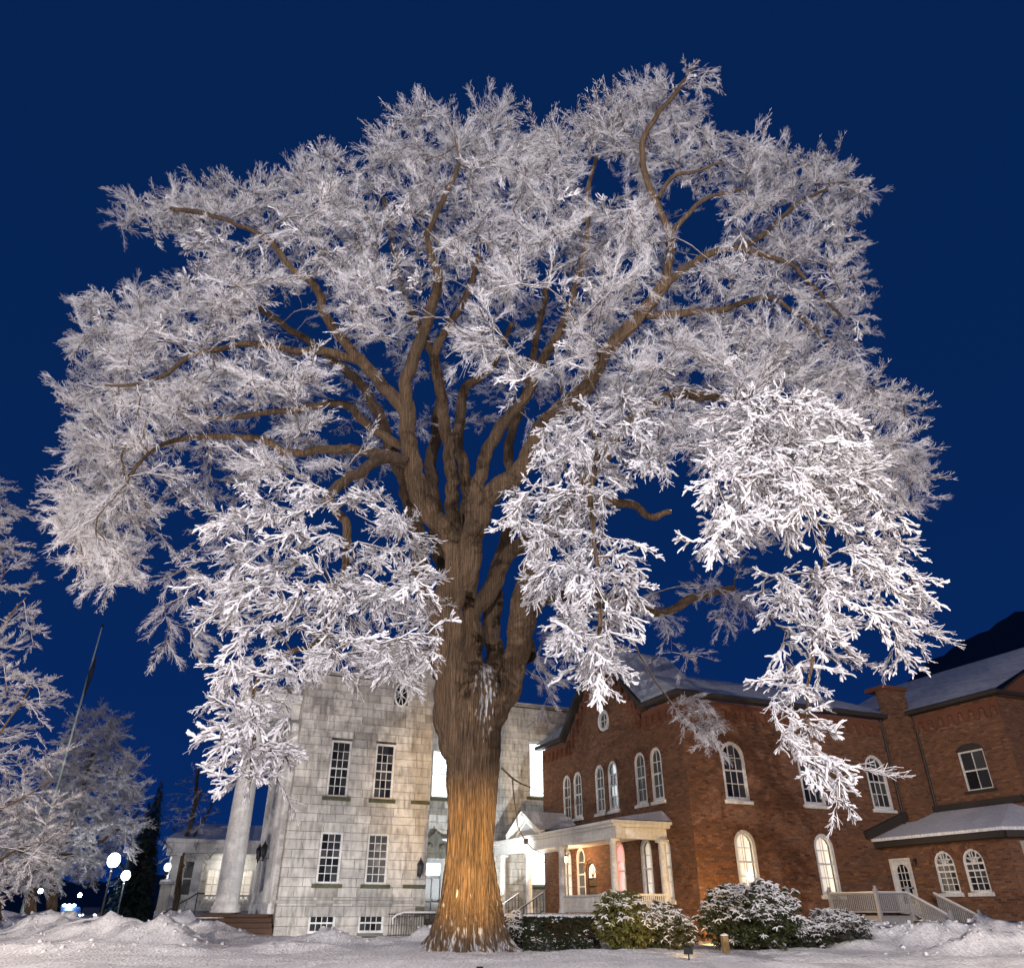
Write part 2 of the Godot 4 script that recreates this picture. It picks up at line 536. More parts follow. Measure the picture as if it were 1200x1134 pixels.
# ---------------------------------------------------------------- walls with openings
func outline(w: float, h: float, arch: bool, up := 0.0, seg := 12) -> PackedVector2Array:
	var p := PackedVector2Array([Vector2(-w / 2, up), Vector2(w / 2, up)])
	if arch:
		for k in seg + 1:
			var a := PI * k / seg
			p.append(Vector2(cos(a) * w / 2, up + h - w / 2 + sin(a) * w / 2))
	else:
		p.append(Vector2(w / 2, up + h)); p.append(Vector2(-w / 2, up + h))
	return p
func op(x: float, y: float, w: float, h: float, arch := false, seg_h := 0.0) -> Dictionary:
	return {"x": x, "y": y, "w": w, "h": h, "arch": arch, "seg": seg_h}
func free_spans(xa: float, xb: float, y0: float, y1: float, ops: Array) -> Array:
	var out := [[xa, xb]]
	var ym := (y0 + y1) * 0.5
	for o in ops:
		if ym <= o.y or ym >= o.y + o.h:
			continue
		var half: float = o.w / 2
		if o.arch and ym > o.y + o.h - o.w / 2:
			var d: float = ym - (o.y + o.h - o.w / 2)
			half = sqrt(maxf(0.0, o.w * o.w / 4 - d * d))
		var nxt := []
		for s in out:
			if o.x + half <= s[0] or o.x - half >= s[1]:
				nxt.append(s)
				continue
			if o.x - half > s[0] + 0.02: nxt.append([s[0], o.x - half])
			if o.x + half < s[1] - 0.02: nxt.append([o.x + half, s[1]])
		out = nxt
	return out
func reveals(parent: Node, m: Material, wx: Transform3D, ops: Array, d: float) -> void:
	for o in ops:
		var mb := MB.new()
		var p := outline(o.w, o.h, o.arch)
		for k in p.size():
			var a := p[k]; var b := p[(k + 1) % p.size()]
			mb.quad(wx * Vector3(o.x + a.x, o.y + a.y, -d), wx * Vector3(o.x + b.x, o.y + b.y, -d), wx * Vector3(o.x + b.x, o.y + b.y, 0), wx * Vector3(o.x + a.x, o.y + a.y, 0))
		part("window_reveal", mb.mesh(m), parent)

var brick_xf := []
var brick_col := []
func brick_color() -> Color:
	var k := rnd(0.72, 1.22)
	var r := rng.randf()
	var c := Color(0.245, 0.108, 0.053)
	if r < 0.14: c = Color(0.165, 0.072, 0.042)
	elif r < 0.24: c = Color(0.30, 0.145, 0.075)
	return Color(c.r * k, c.g * k, c.b * k)
func brick_wall(mb: MB, wx: Transform3D, w: float, y0: float, y1: float, ops: Array, rng_fn = null) -> void:
	var ch := 0.088
	var ln := 0.265
	var j := 0.017
	var k := 0
	var y := y0
	while y < y1 - 0.03:
		var xa := 0.0
		var xb := w
		if rng_fn != null:
			var r: Array = rng_fn.call(y + ch * 0.5)
			xa = r[0]; xb = r[1]
		if xb - xa > 0.1:
			for s in free_spans(xa, xb, y, y + ch, ops):
				mb.quad(wx * Vector3(s[0], y, -0.02), wx * Vector3(s[1], y, -0.02), wx * Vector3(s[1], y + ch, -0.02), wx * Vector3(s[0], y + ch, -0.02))
				var st: float = floor((s[0] + (ln * 0.5 if k % 2 else 0.0)) / ln) * ln - (ln * 0.5 if k % 2 else 0.0)
				while st < s[1]:
					var a := maxf(st, s[0])
					var b := minf(st + ln, s[1])
					if b - a > 0.04:
						var l := b - a - j
						brick_xf.append(wx * Transform3D(Basis.from_scale(Vector3(l, ch - j, 1)), Vector3((a + b) * 0.5, y + ch * 0.5, rnd(-0.004, 0.002))))
						brick_col.append(brick_color())
					st += ln
		y += ch
		k += 1
	for o in ops:                                    # ring of headers over each arch
		if o.arch:
			var r0: float = o.w / 2
			var c := Vector2(o.x, o.y + o.h - r0)
			for row in 2:
				var rr := r0 + 0.065 + row * 0.125
				var cnt := int(PI * rr / 0.095)
				for q in cnt:
					var a := PI * (q + 0.5) / cnt
					var bs := Basis(Vector3.BACK, a) * Basis.from_scale(Vector3(0.118, PI * rr / cnt - 0.012, 1))
					brick_xf.append(wx * Transform3D(bs, Vector3(c.x + cos(a) * rr, c.y + sin(a) * rr, 0.012 + row * 0.002)))
					brick_col.append(brick_color() * Color(0.85, 0.85, 0.85))
func brick_flush(parent: Node) -> void:
	var u := MB.new()
	u.cbox(Vector3(-0.5, -0.5, -0.06), Vector3(0.5, 0.5, 0), 0.006)
	many("bricks", u.mesh(M.brick), brick_xf, brick_col, parent)
	brick_xf = []
	brick_col = []

# ---------------------------------------------------------------- windows
var protos := {}
func half_at(w: float, h: float, arch: bool, y: float) -> float:
	if arch and y > h - w / 2:
		var d := y - (h - w / 2)
		return sqrt(maxf(0.0, w * w / 4 - d * d))
	return w / 2
# frame of section fw, glazing bars cols x rows, meeting rail in the middle, sill, optional curtain behind clear panes
func window(parent: Node, xf: Transform3D, w: float, h: float, arch: bool, cols: int, rows: int, look: String, fw := 0.11, sill := "white", called := "window") -> MeshInstance3D:
	var key := "%s %.2f %.2f %s %d %d %s %.2f %s" % [called, w, h, arch, cols, rows, look, fw, sill]
	if protos.has(key) and not look in ["dark", "grey"]:
		var d: MeshInstance3D = protos[key].duplicate()
		d.name = called
		d.transform = xf
		parent.add_child(d, true)
		return d
	var f := MB.new()
	var iw := w - 2 * fw
	var ih := h - 2 * fw
	f.ring(outline(w, h, arch), outline(iw, ih, arch, fw), -0.14, -0.035)
	var root := part(called, f.mesh(M.white), parent, xf)
	var bars := MB.new()
	var bw := 0.016
	var iw2 := iw + 0.01
	for k in range(1, cols):
		var x := -iw / 2 + iw * k / cols
		var top := ih
		if arch: top = ih - iw / 2 + sqrt(maxf(0.0, iw * iw / 4 - x * x))
		bars.box(Vector3(x - bw, fw, -0.115), Vector3(x + bw, fw + top, -0.075))
	for k in range(1, rows):
		var y := ih * k / rows
		var hw := half_at(iw2, ih, arch, y)
		var bh := 0.034 if k == rows / 2 else bw
		bars.box(Vector3(-hw, fw + y - bh, -0.118), Vector3(hw, fw + y + bh, -0.078 if bh == bw else -0.06))
	if cols > 1 or rows > 1:
		part("glazing_bars", bars.mesh(M.white), root)
	var pm: Material = M.glass
	match look:
		"dark": pm = M.glass
		"grey": pm = M.glass_grey
		"white": pm = M.lit_white
		"red": pm = M.lit_red
		_: pm = M.clear
	var inner := outline(iw, ih, arch, fw)
	for j in rows:
		for i in cols:
			var x0 := -iw / 2 + iw * i / cols
			var y0 := fw + ih * j / rows
			var cell := PackedVector2Array([Vector2(x0, y0), Vector2(x0 + iw / cols, y0), Vector2(x0 + iw / cols, y0 + ih / rows), Vector2(x0, y0 + ih / rows)])
			for q in Geometry2D.intersect_polygons(cell, inner):
				if q.size() < 3 or Geometry2D.triangulate_polygon(q).size() < 3:
					continue
				var g := MB.new()
				g.extrude(q, -0.102, -0.098)
				part("pane", g.mesh([M.glass, M.glass_mid, M.glass_mid, M.glass_grey][rng.randi() % 4] if look == "dark" else pm), root, Transform3D(Basis.from_euler(Vector3(rnd(-0.012, 0.012), rnd(-0.012, 0.012), 0)), Vector3.ZERO) if look in ["dark", "grey"] else Transform3D.IDENTITY)
	if look in ["dark", "grey"]:
		pass
	if look.begins_with("curtain"):
		var cm: Material = M.lit_warm if look == "curtain_warm" else M.lit_soft
		for s in [-1, 1]:
			var cu := MB.new()
			var seg := 18
			var xa: float = -iw / 2 if s < 0 else iw * 0.02
			var xb: float = -iw * 0.02 if s < 0 else iw / 2
			for q in seg:
				var a0 := lerpf(xa, xb, q / float(seg))
				var a1 := lerpf(xa, xb, (q + 1) / float(seg))
				var z0 := -0.24 + 0.025 * sin(q * 1.9)
				var z1 := -0.24 + 0.025 * sin((q + 1) * 1.9)
				var t0 := half_top(iw, ih, arch, a0)
				var t1 := half_top(iw, ih, arch, a1)
				cu.quad(Vector3(a0, fw, z0), Vector3(a1, fw, z1), Vector3(a1, fw + t1, z1), Vector3(a0, fw + t0, z0))
			part("lit_curtain", cu.mesh(M.lit_soft if (s < 0 and look == "curtain_warm") else cm), root)
	if sill == "white":
		var sl := MB.new()
		sl.cbox(Vector3(-w / 2 - 0.09, -0.14, -0.14), Vector3(w / 2 + 0.09, 0.0, 0.09), 0.012)
		part("sill", sl.mesh(M.white), root)
		var sn := MB.new()
		sn.blob(Vector3(0, 0.012, 0.02), Vector3(w / 2 + 0.06, 0.03, 0.06), 3.0, 5, 14, 0.3)
		part("sill_snow", sn.mesh(M.snow_plain), root)
	elif sill == "stone":
		var sl := MB.new()
		sl.cbox(Vector3(-w / 2 - 0.16, -0.16, -0.14), Vector3(w / 2 + 0.16, 0.0, 0.10), 0.015)
		part("sill", sl.mesh(M.moss), root)
	protos[key] = root
	return root
func half_top(iw: float, ih: float, arch: bool, x: float) -> float:
	return ih - iw / 2 + sqrt(maxf(0.0, iw * iw / 4 - x * x)) if arch else ih

# one small arch of the corbel table under the eaves; pitch wide
func corbel_mesh(pitch: float) -> ArrayMesh:
	var p := PackedVector2Array()
	var r := pitch * 0.29
	p.append(Vector2(-pitch / 2, 0.62)); p.append(Vector2(-pitch / 2, -0.06))
	p.append(Vector2(-pitch / 2 + 0.04, -0.10))
	p.append(Vector2(-r, 0.0))
	for k in 9:
		var a := PI - PI * k / 8
		p.append(Vector2(cos(a) * r, 0.22 + sin(a) * r))
	p.append(Vector2(r, 0.0))
	p.append(Vector2(pitch / 2 - 0.04, -0.10)); p.append(Vector2(pitch / 2, -0.06)); p.append(Vector2(pitch / 2, 0.62))
	var m := MB.new()
	m.extrude(p, 0.0, 0.12)
	return m.mesh(M.brick_plain)

const XZ := Basis(Vector3(1, 0, 0), Vector3(0, 1, 0), Vector3(0, 0, 1))            # faces +z
const ZX := Basis(Vector3(0, 0, 1), Vector3(0, 1, 0), Vector3(-1, 0, 0))           # faces -x


# ---------------------------------------------------------------- the brick building
func brick_building() -> void:
	var t := thing("brick_building", "red brick building with arched white windows, corbelled eaves and gabled side", "building", Vector3.ZERO, TURN)
	var X := 20.8
	var Z := -28.7
	var mb := MB.new()
	# side towards the tree: runs from z -43.2 to the corner; local wall x = z + 43.2
	var Lx := Transform3D(ZX, Vector3(X, 0, -43.2))
	var wl := 14.5
	var lops := []
	for zc in [-40.15, -38.85, -36.4, -35.05, -32.45, -31.05]:
		lops.append(op(zc + 43.2, 5.42, 0.98, 2.36, true))
	for zc in [-40.35, -38.85, -34.85, -32.5, -31.0]:
		lops.append(op(zc + 43.2, 1.45, 0.98, 2.55, true))
	lops.append(op(-37.75 + 43.2, 1.05, 1.05, 2.3, true))
	lops.append(op(-35.6 + 43.2, 9.35, 1.1, 1.1, true))
	var gable := func(y: float) -> Array:
		if y < 9.62: return [0.0, wl]
		var c := -35.7 + 43.2
		var hw: float = 4.15 * (1.0 - (y - 9.62) / 3.95)
		return [c - maxf(hw, 0.0), c + maxf(hw, 0.0)]
	brick_wall(mb, Lx, wl, 0.0, 13.5, lops, gable)
	reveals(t, M.brick_plain, Lx, lops, 0.2)
	# street side
	var Rx := Transform3D(XZ, Vector3(X, 0, Z))
	var rops := []
	for xc in [23.4, 27.8, 32.05]:
		rops.append(op(xc - X, 5.30, 1.32, 2.52, true))
	for xc in [23.42, 27.82]:
		rops.append(op(xc - X, 1.65, 1.14, 2.48, true))
	brick_wall(mb, Rx, 14.0, 0.0, 9.62, rops)
	reveals(t, M.brick_plain, Rx, rops, 0.2)
	# chimney breast on the street side
	var cz := Z + 0.55
	brick_wall(mb, Transform3D(XZ, Vector3(33.3, 0, cz)), 1.5, 3.4, 11.1, [])
	brick_wall(mb, Transform3D(ZX, Vector3(33.3, 0, Z)), 0.55, 3.4, 11.1, [])
	# wing coming forward
	var Wx := Transform3D(ZX, Vector3(34.8, 0, Z))
	var wops := [op(3.25, 5.95, 1.35, 1.75, false)]
	brick_wall(mb, Wx, 5.3, 3.6, 9.85, wops)
	reveals(t, M.brick_plain, Wx, wops, 0.2)
	brick_wall(mb, Transform3D(XZ, Vector3(34.8, 0, -23.4)), 6.0, 3.6, 9.85, [])
	# low lean-to in the angle
	var Ex := Transform3D(ZX, Vector3(31.3, 0, Z))
	var eops := [op(0.85, 0.95, 1.15, 2.2, false), op(3.15, 1.72, 0.98, 1.6, true), op(4.55, 1.72, 0.98, 1.6, true)]
	brick_wall(mb, Ex, 6.3, 0.0, 3.85, eops)
	reveals(t, M.brick_plain, Ex, eops, 0.2)
	var E2 := Transform3D(Basis(Vector3(0.9, 0, 0.436), Vector3.UP, Vector3(-0.436, 0, 0.9)), Vector3(31.3, 0, -22.4))
	var e2ops := [op(1.25, 1.72, 0.98, 1.6, true)]
	brick_wall(mb, E2, 5.0, 0.0, 3.85, e2ops)
	reveals(t, M.brick_plain, E2, e2ops, 0.2)
	part("mortar", mb.mesh(M.mortar), t)
	brick_flush(t)
	# solid core behind the brick skins so no sky shows through
	var core := MB.new()
	core.box(Vector3(X + 0.45, 0, -43.0), Vector3(34.0, 9.5, Z - 0.45))
	core.box(Vector3(31.75, 0, Z - 0.3), Vector3(36, 3.5, -22.0))
	core.box(Vector3(35.25, 0, Z), Vector3(40.6, 9.7, -23.9))
	core.box(Vector3(33.6, 3, Z), Vector3(34.6, 11.0, cz - 0.1))
	part("inner_walls", core.mesh(M.plaster), t)
	# windows
	for i in 6:
		window(t, Lx * Transform3D(Basis.IDENTITY, Vector3(lops[i].x, lops[i].y, 0)), 0.98, 2.36, true, 2, 4, "grey", 0.15)
	for i in range(6, 11):
		var look: String = ["curtain_soft", "grey", "red", "curtain_soft", "curtain_soft"][i - 6]
		if look == "red":
			var rw := window(t, Lx * Transform3D(Basis.IDENTITY, Vector3(lops[i].x, lops[i].y, 0)), 0.98, 2.55, true, 1, 2, "curtain_soft", 0.15)
			rw.set_meta("label", "porch window with red glowing arched top")
			var rp := MB.new()
			rp.extrude(outline(0.66, 0.72, true, 1.68), -0.09, -0.08)
			part("red_lit_pane", rp.mesh(M.lit_red), rw)
			var rs := MB.new()
			rs.box(Vector3(-0.30, 0.35, -0.09), Vector3(-0.12, 1.6, -0.08))
			part("red_lit_banner", rs.mesh(M.lit_red), rw)
		else:
			window(t, Lx * Transform3D(Basis.IDENTITY, Vector3(lops[i].x, lops[i].y, 0)), 0.98, 2.55, true, 1, 4, look, 0.15)
	# arched wooden porch door
	var dr := MB.new()
	dr.ring(outline(1.05, 2.3, true), outline(0.85, 2.12, true, 0.02), -0.16, -0.03)
	var dx := Lx * Transform3D(Basis.IDENTITY, Vector3(lops[11].x, lops[11].y, 0))
	var door := part("door", dr.mesh(M.timber), t, dx)
	door.set_meta("label", "arched wooden porch door with lit fanlight")
	for k in 4:
		var pn := MB.new()
		pn.cbox(Vector3(-0.41, 0.05 + k * 0.35, -0.14), Vector3(0.41, 0.36 + k * 0.35, -0.08), 0.03)
		part("door_panel", pn.mesh(M.timber), door)
	var fl := MB.new()
	fl.extrude(outline(0.84, 0.66, true, 1.46), -0.12, -0.11)
	part("fanlight", fl.mesh(M.lit_soft), door)
	var fb := MB.new()
	for a in [0.6, 1.2, 1.94, 2.54]:
		fb.beam(Vector3(0, 1.5, -0.10), Vector3(cos(a) * 0.42, 1.5 + sin(a) * 0.58, -0.10), 0.025, 0.025)
	fb.box(Vector3(-0.42, 1.44, -0.13), Vector3(0.42, 1.49, -0.08))
	part("fanlight_bars", fb.mesh(M.timber), door)
	# round gable window
	var rd := MB.new()
	var O := PackedVector2Array(); var I := PackedVector2Array()
	for k in 20:
		var a := TAU * k / 20
		O.append(Vector2(cos(a) * 0.56, sin(a) * 0.56)); I.append(Vector2(cos(a) * 0.40, sin(a) * 0.40))
	rd.ring(O, I, -0.14, 0.035)
	var rw2 := part("round_window", rd.mesh(M.white), t, Lx * Transform3D(Basis.IDENTITY, Vector3(lops[12].x, 9.9, 0)))
	var rp2 := MB.new()
	rp2.extrude(I, -0.10, -0.09)
	part("pane", rp2.mesh(M.glass_grey), rw2)
	var rb := MB.new()
	rb.box(Vector3(-0.4, -0.02, -0.08), Vector3(0.4, 0.02, -0.05)); rb.box(Vector3(-0.02, -0.4, -0.081), Vector3(0.02, 0.4, -0.051))
	part("glazing_bars", rb.mesh(M.white), rw2)
	for o in rops:
		var up: bool = o.y > 4
		window(t, Rx * Transform3D(Basis.IDENTITY, Vector3(o.x, o.y, 0)), o.w, o.h, true, 3 if up else 2, 4, "dark" if up else "curtain_warm", 0.15)
	# blue star hung in the first lit window
	var st := MB.new()
	var sp := PackedVector2Array()
	for k in 10:
		var a := PI / 2 + TAU * k / 10
		var r := 0.2 if k % 2 == 0 else 0.085
		sp.append(Vector2(cos(a) * r, sin(a) * r))
	st.extrude(sp, -0.05, -0.02, true)
	var star := thing("star_ornament", "small glowing blue star hung low in the lit ground floor window", "ornament", Vector3.ZERO, TURN)
	part("star", st.mesh(M.lit_star), star, Rx * Transform3D(Basis.IDENTITY, Vector3(2.68, 2.35, -0.02)))
	for o in [rops[3], rops[4]]:
		area(t, Rx * Transform3D(Basis(Vector3.UP, PI), Vector3(o.x, o.y + 1.2, 0.02)), Vector2(0.8, 2.0), Color(1, 0.8, 0.55), 0.8)
	# segment-headed dark window of the wing with security bars
	var ww := window(t, Wx * Transform3D(Basis.IDENTITY, Vector3(3.25, 5.95, 0)), 1.35, 1.75, false, 2, 2, "dark", 0.07, "none")
	ww.set_meta("label", "dark square window of the brick wing")
	var ws := MB.new()
	ws.cbox(Vector3(-0.8, -0.12, -0.1), Vector3(0.8, 0.0, 0.1), 0.01)
	part("sill", ws.mesh(M.dark_trim), ww)
	var wh := MB.new()
	var hp := PackedVector2Array([Vector2(-0.72, 1.75), Vector2(0.72, 1.75)])
	for k in 9:
		var a := lerpf(0.35, PI - 0.35, k / 8.0)
		hp.append(Vector2(cos(a) * 0.76, 1.66 + sin(a) * 0.42))
	wh.extrude(hp, -0.02, 0.03)
	part("arch_head", wh.mesh(M.dark_trim), ww)
	# lean-to windows with fanlights, and its door
	for q in [[Ex, eops[1]], [Ex, eops[2]], [E2, e2ops[0]]]:
		var o: Dictionary = q[1]
		var wx: Transform3D = q[0]
		var fw := window(t, wx * Transform3D(Basis.IDENTITY, Vector3(o.x, o.y, 0)), o.w, o.h, true, 3, 6, "dark", 0.09, "white")
		var fan := MB.new()
		fan.box(Vector3(-0.42, 1.02, -0.1), Vector3(0.42, 1.10, -0.04))
		for a in [0.52, 1.05, 1.57, 2.09, 2.62]:
			fan.beam(Vector3(0, 1.1, -0.06), Vector3(cos(a) * 0.4, 1.1 + sin(a) * 0.4, -0.06), 0.03, 0.03)
		if not fw.has_node("fan_bars"):
			part("fan_bars", fan.mesh(M.white), fw)
	var d2 := MB.new()
	d2.ring(outline(1.15, 2.2, false), outline(0.95, 2.08, false, 0.02), -0.12, 0.02)
	var ed := part("door", d2.mesh(M.white), t, Ex * Transform3D(Basis.IDENTITY, Vector3(0.85, 0.95, 0)))
	ed.set_meta("label", "white door with arched glass on the snowy deck")
	var dl := MB.new()
	dl.ring(outline(0.95, 2.08, false, 0.02, 12), outline(0.60, 1.55, false, 0.4), -0.10, -0.05)
	part("door_leaf", dl.mesh(M.white), ed)
	var dg := MB.new()
	dg.extrude(outline(0.62, 1.57, false, 0.39), -0.09, -0.085)
	part("pane", dg.mesh(M.glass), ed)
	var db := MB.new()
	for k in 2:
		db.box(Vector3(-0.12 + k * 0.2, 0.4, -0.08), Vector3(-0.09 + k * 0.2, 1.9, -0.06))
	for k in 4:
		db.box(Vector3(-0.31, 0.7 + k * 0.3, -0.08), Vector3(0.31, 0.73 + k * 0.3, -0.061))
	# white spandrels that turn the glass head into an arch
	for s in [-1.0, 1.0]:
		var cp := PackedVector2Array([Vector2(s * 0.31, 1.96), Vector2(0, 1.96)])
		for k in 7:
			var a: float = PI / 2 - s * PI / 2 * k / 6.0
			cp.append(Vector2(cos(a) * 0.31, 1.64 + sin(a) * 0.31))
		db.extrude(cp, -0.08, -0.055)
	part("glazing_bars", db.mesh(M.white), ed)
	var kn := MB.new()
	kn.blob(Vector3(0.4, 1.0, -0.01), Vector3(0.04, 0.04, 0.04), 1.0, 6, 8, 0.0)
	part("handle", kn.mesh(M.iron), ed)
	# corbel tables
	var cp1 := 0.575
	var cm := corbel_mesh(cp1)
	for k in 21:
		part("corbel_arch", cm, t, Rx * Transform3D(Basis.IDENTITY, Vector3(0.3 + cp1 * (k + 0.5), 8.86, 0)))
	for k in 6:
		part("corbel_arch", cm, t, Lx * Transform3D(Basis.IDENTITY, Vector3(wl - 0.05 - cp1 * (k + 0.5), 8.86, 0)))
	for k in 6:
		part("corbel_arch", cm, t, Lx * Transform3D(Basis.IDENTITY, Vector3(0.3 + cp1 * (k + 0.5), 8.86, 0)))
	for s in [-1, 1]:
		for k in 6:
			part("corbel_arch", cm, t, Lx * Transform3D(Basis.IDENTITY, Vector3(7.5 + s * (3.65 - k * 0.55), 9.15 + k * 0.52, 0)))
	for k in 9:
		part("corbel_arch", cm, t, Wx * Transform3D(Basis.IDENTITY, Vector3(0.2 + cp1 * (k + 0.5), 9.05, 0)))
	# cornice boards
	var ev := MB.new()
	ev.box(Vector3(X - 0.42, 9.60, Z + 0.02), Vector3(33.2, 9.80, Z + 0.48))
	ev.box(Vector3(X - 0.42, 9.60, -31.4), Vector3(X - 0.02, 9.80, Z + 0.02))
	ev.box(Vector3(X - 0.42, 9.60, -43.4), Vector3(X - 0.02, 9.80, -40.0))
	ev.box(Vector3(34.35, 9.83, Z + 0.6), Vector3(34.79, 10.0, -22.95))
	ev.box(Vector3(34.79, 9.83, -23.38), Vector3(41, 10.0, -22.95))
	for s in [-1.0, 1.0]:
		ev.beam(Vector3(X - 0.2, 9.6, -35.7 + s * 4.45), Vector3(X - 0.2, 13.75, -35.7 - s * 0.05), 0.42, 0.20)
	part("cornice", ev.mesh(M.dark_trim), t)
	# roofs under snow, blue shade put into their colour
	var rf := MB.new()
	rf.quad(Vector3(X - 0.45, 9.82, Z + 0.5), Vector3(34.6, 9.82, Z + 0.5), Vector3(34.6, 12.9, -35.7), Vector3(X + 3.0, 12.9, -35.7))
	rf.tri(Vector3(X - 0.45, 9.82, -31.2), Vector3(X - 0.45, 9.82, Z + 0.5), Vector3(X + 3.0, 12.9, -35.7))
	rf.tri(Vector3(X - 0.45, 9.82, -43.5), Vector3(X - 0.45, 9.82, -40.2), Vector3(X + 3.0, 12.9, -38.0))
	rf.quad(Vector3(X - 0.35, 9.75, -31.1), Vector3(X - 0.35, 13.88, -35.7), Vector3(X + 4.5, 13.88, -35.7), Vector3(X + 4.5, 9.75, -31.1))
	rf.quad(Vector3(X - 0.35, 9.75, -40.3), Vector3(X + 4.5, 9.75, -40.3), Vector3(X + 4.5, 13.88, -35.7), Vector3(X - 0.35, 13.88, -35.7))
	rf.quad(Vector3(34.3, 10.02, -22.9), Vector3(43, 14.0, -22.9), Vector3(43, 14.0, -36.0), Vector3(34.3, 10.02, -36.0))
	part("shade_toned_roof", rf.mesh(M.shaded_snow), t)
	var ge := MB.new()
	ge.extrude(PackedVector2Array([Vector2(34.8, 9.8), Vector2(43.0, 9.8), Vector2(43.0, 13.85), Vector2(42.6, 13.85)]), -23.5, -23.2)
	part("gable_end", ge.mesh(M.brick_plain), t)
	var lr := MB.new()
	lr.quad(Vector3(30.75, 3.98, Z + 0.02), Vector3(30.75, 3.98, -22.1), Vector3(34.75, 5.25, -24.2), Vector3(34.75, 5.25, Z + 0.02))
	lr.quad(Vector3(30.75, 3.98, -22.1), Vector3(35.6, 3.98, -19.8), Vector3(37.0, 5.2, -23.3), Vector3(34.75, 5.25, -24.2))
	lr.quad(Vector3(30.75, 3.86, Z + 0.02), Vector3(30.75, 3.86, -22.1), Vector3(30.75, 3.98, -22.1), Vector3(30.75, 3.98, Z + 0.02))
	lr.quad(Vector3(30.75, 3.86, -22.1), Vector3(35.6, 3.86, -19.8), Vector3(35.6, 3.98, -19.8), Vector3(30.75, 3.98, -22.1))
	part("lean_to_snow", lr.mesh(M.snow), t)
	var le := MB.new()
	le.box(Vector3(30.85, 3.62, Z + 0.02), Vector3(31.28, 3.85, -22.15))
	le.beam(Vector3(31.0, 3.735, -22.2), Vector3(35.6, 3.735, -19.9), 0.3, 0.228)
	# dark abutment of the roof against the walls
	le.beam(Vector3(30.4, 4.12, Z + 0.1), Vector3(33.3, 5.1, Z + 0.1), 0.2, 0.34)
	le.beam(Vector3(34.72, 5.38, Z + 0.3), Vector3(34.72, 5.38, -23.5), 0.16, 0.26)
	part("lean_to_fascia", le.mesh(M.dark_trim), t)
	# chimney cap, rain pipe
	var cc := MB.new()
	cc.box(Vector3(33.2, 11.1, Z - 0.6), Vector3(34.9, 11.3, cz + 0.1))
	part("chimney_cap", cc.mesh(M.brick_plain), t)
	var dp := MB.new()
	dp.tube(PackedVector3Array([Vector3(33.05, 9.6, Z + 0.12), Vector3(33.05, 4.0, Z + 0.12)]), PackedFloat32Array([0.05, 0.05]), 8)
	dp.tube(PackedVector3Array([Vector3(34.7, 9.8, Z + 0.75), Vector3(34.7, 5.2, Z + 0.75)]), PackedFloat32Array([0.05, 0.05]), 8)
	part("rain_pipe", dp.mesh(M.iron), t)
	var wl2 := MB.new()
	wl2.box(Vector3(-0.04, -0.1, 0), Vector3(0.04, 0.1, 0.1))
	wl2.lathe(Vector3(0, -0.1, 0.14), [Vector2(0.05, -0.1), Vector2(0.08, 0.05), Vector2(0.02, 0.12)], 8)
	var wlt := thing("wall_lamp", "unlit black wall lamp above the deck on the lean-to", "wall lamp", Vector3.ZERO, TURN)
	part("bracket", wl2.mesh(M.iron), wlt, Ex * Transform3D(Basis.IDENTITY, Vector3(1.75, 3.0, 0)))

	porch(t)
	deck()

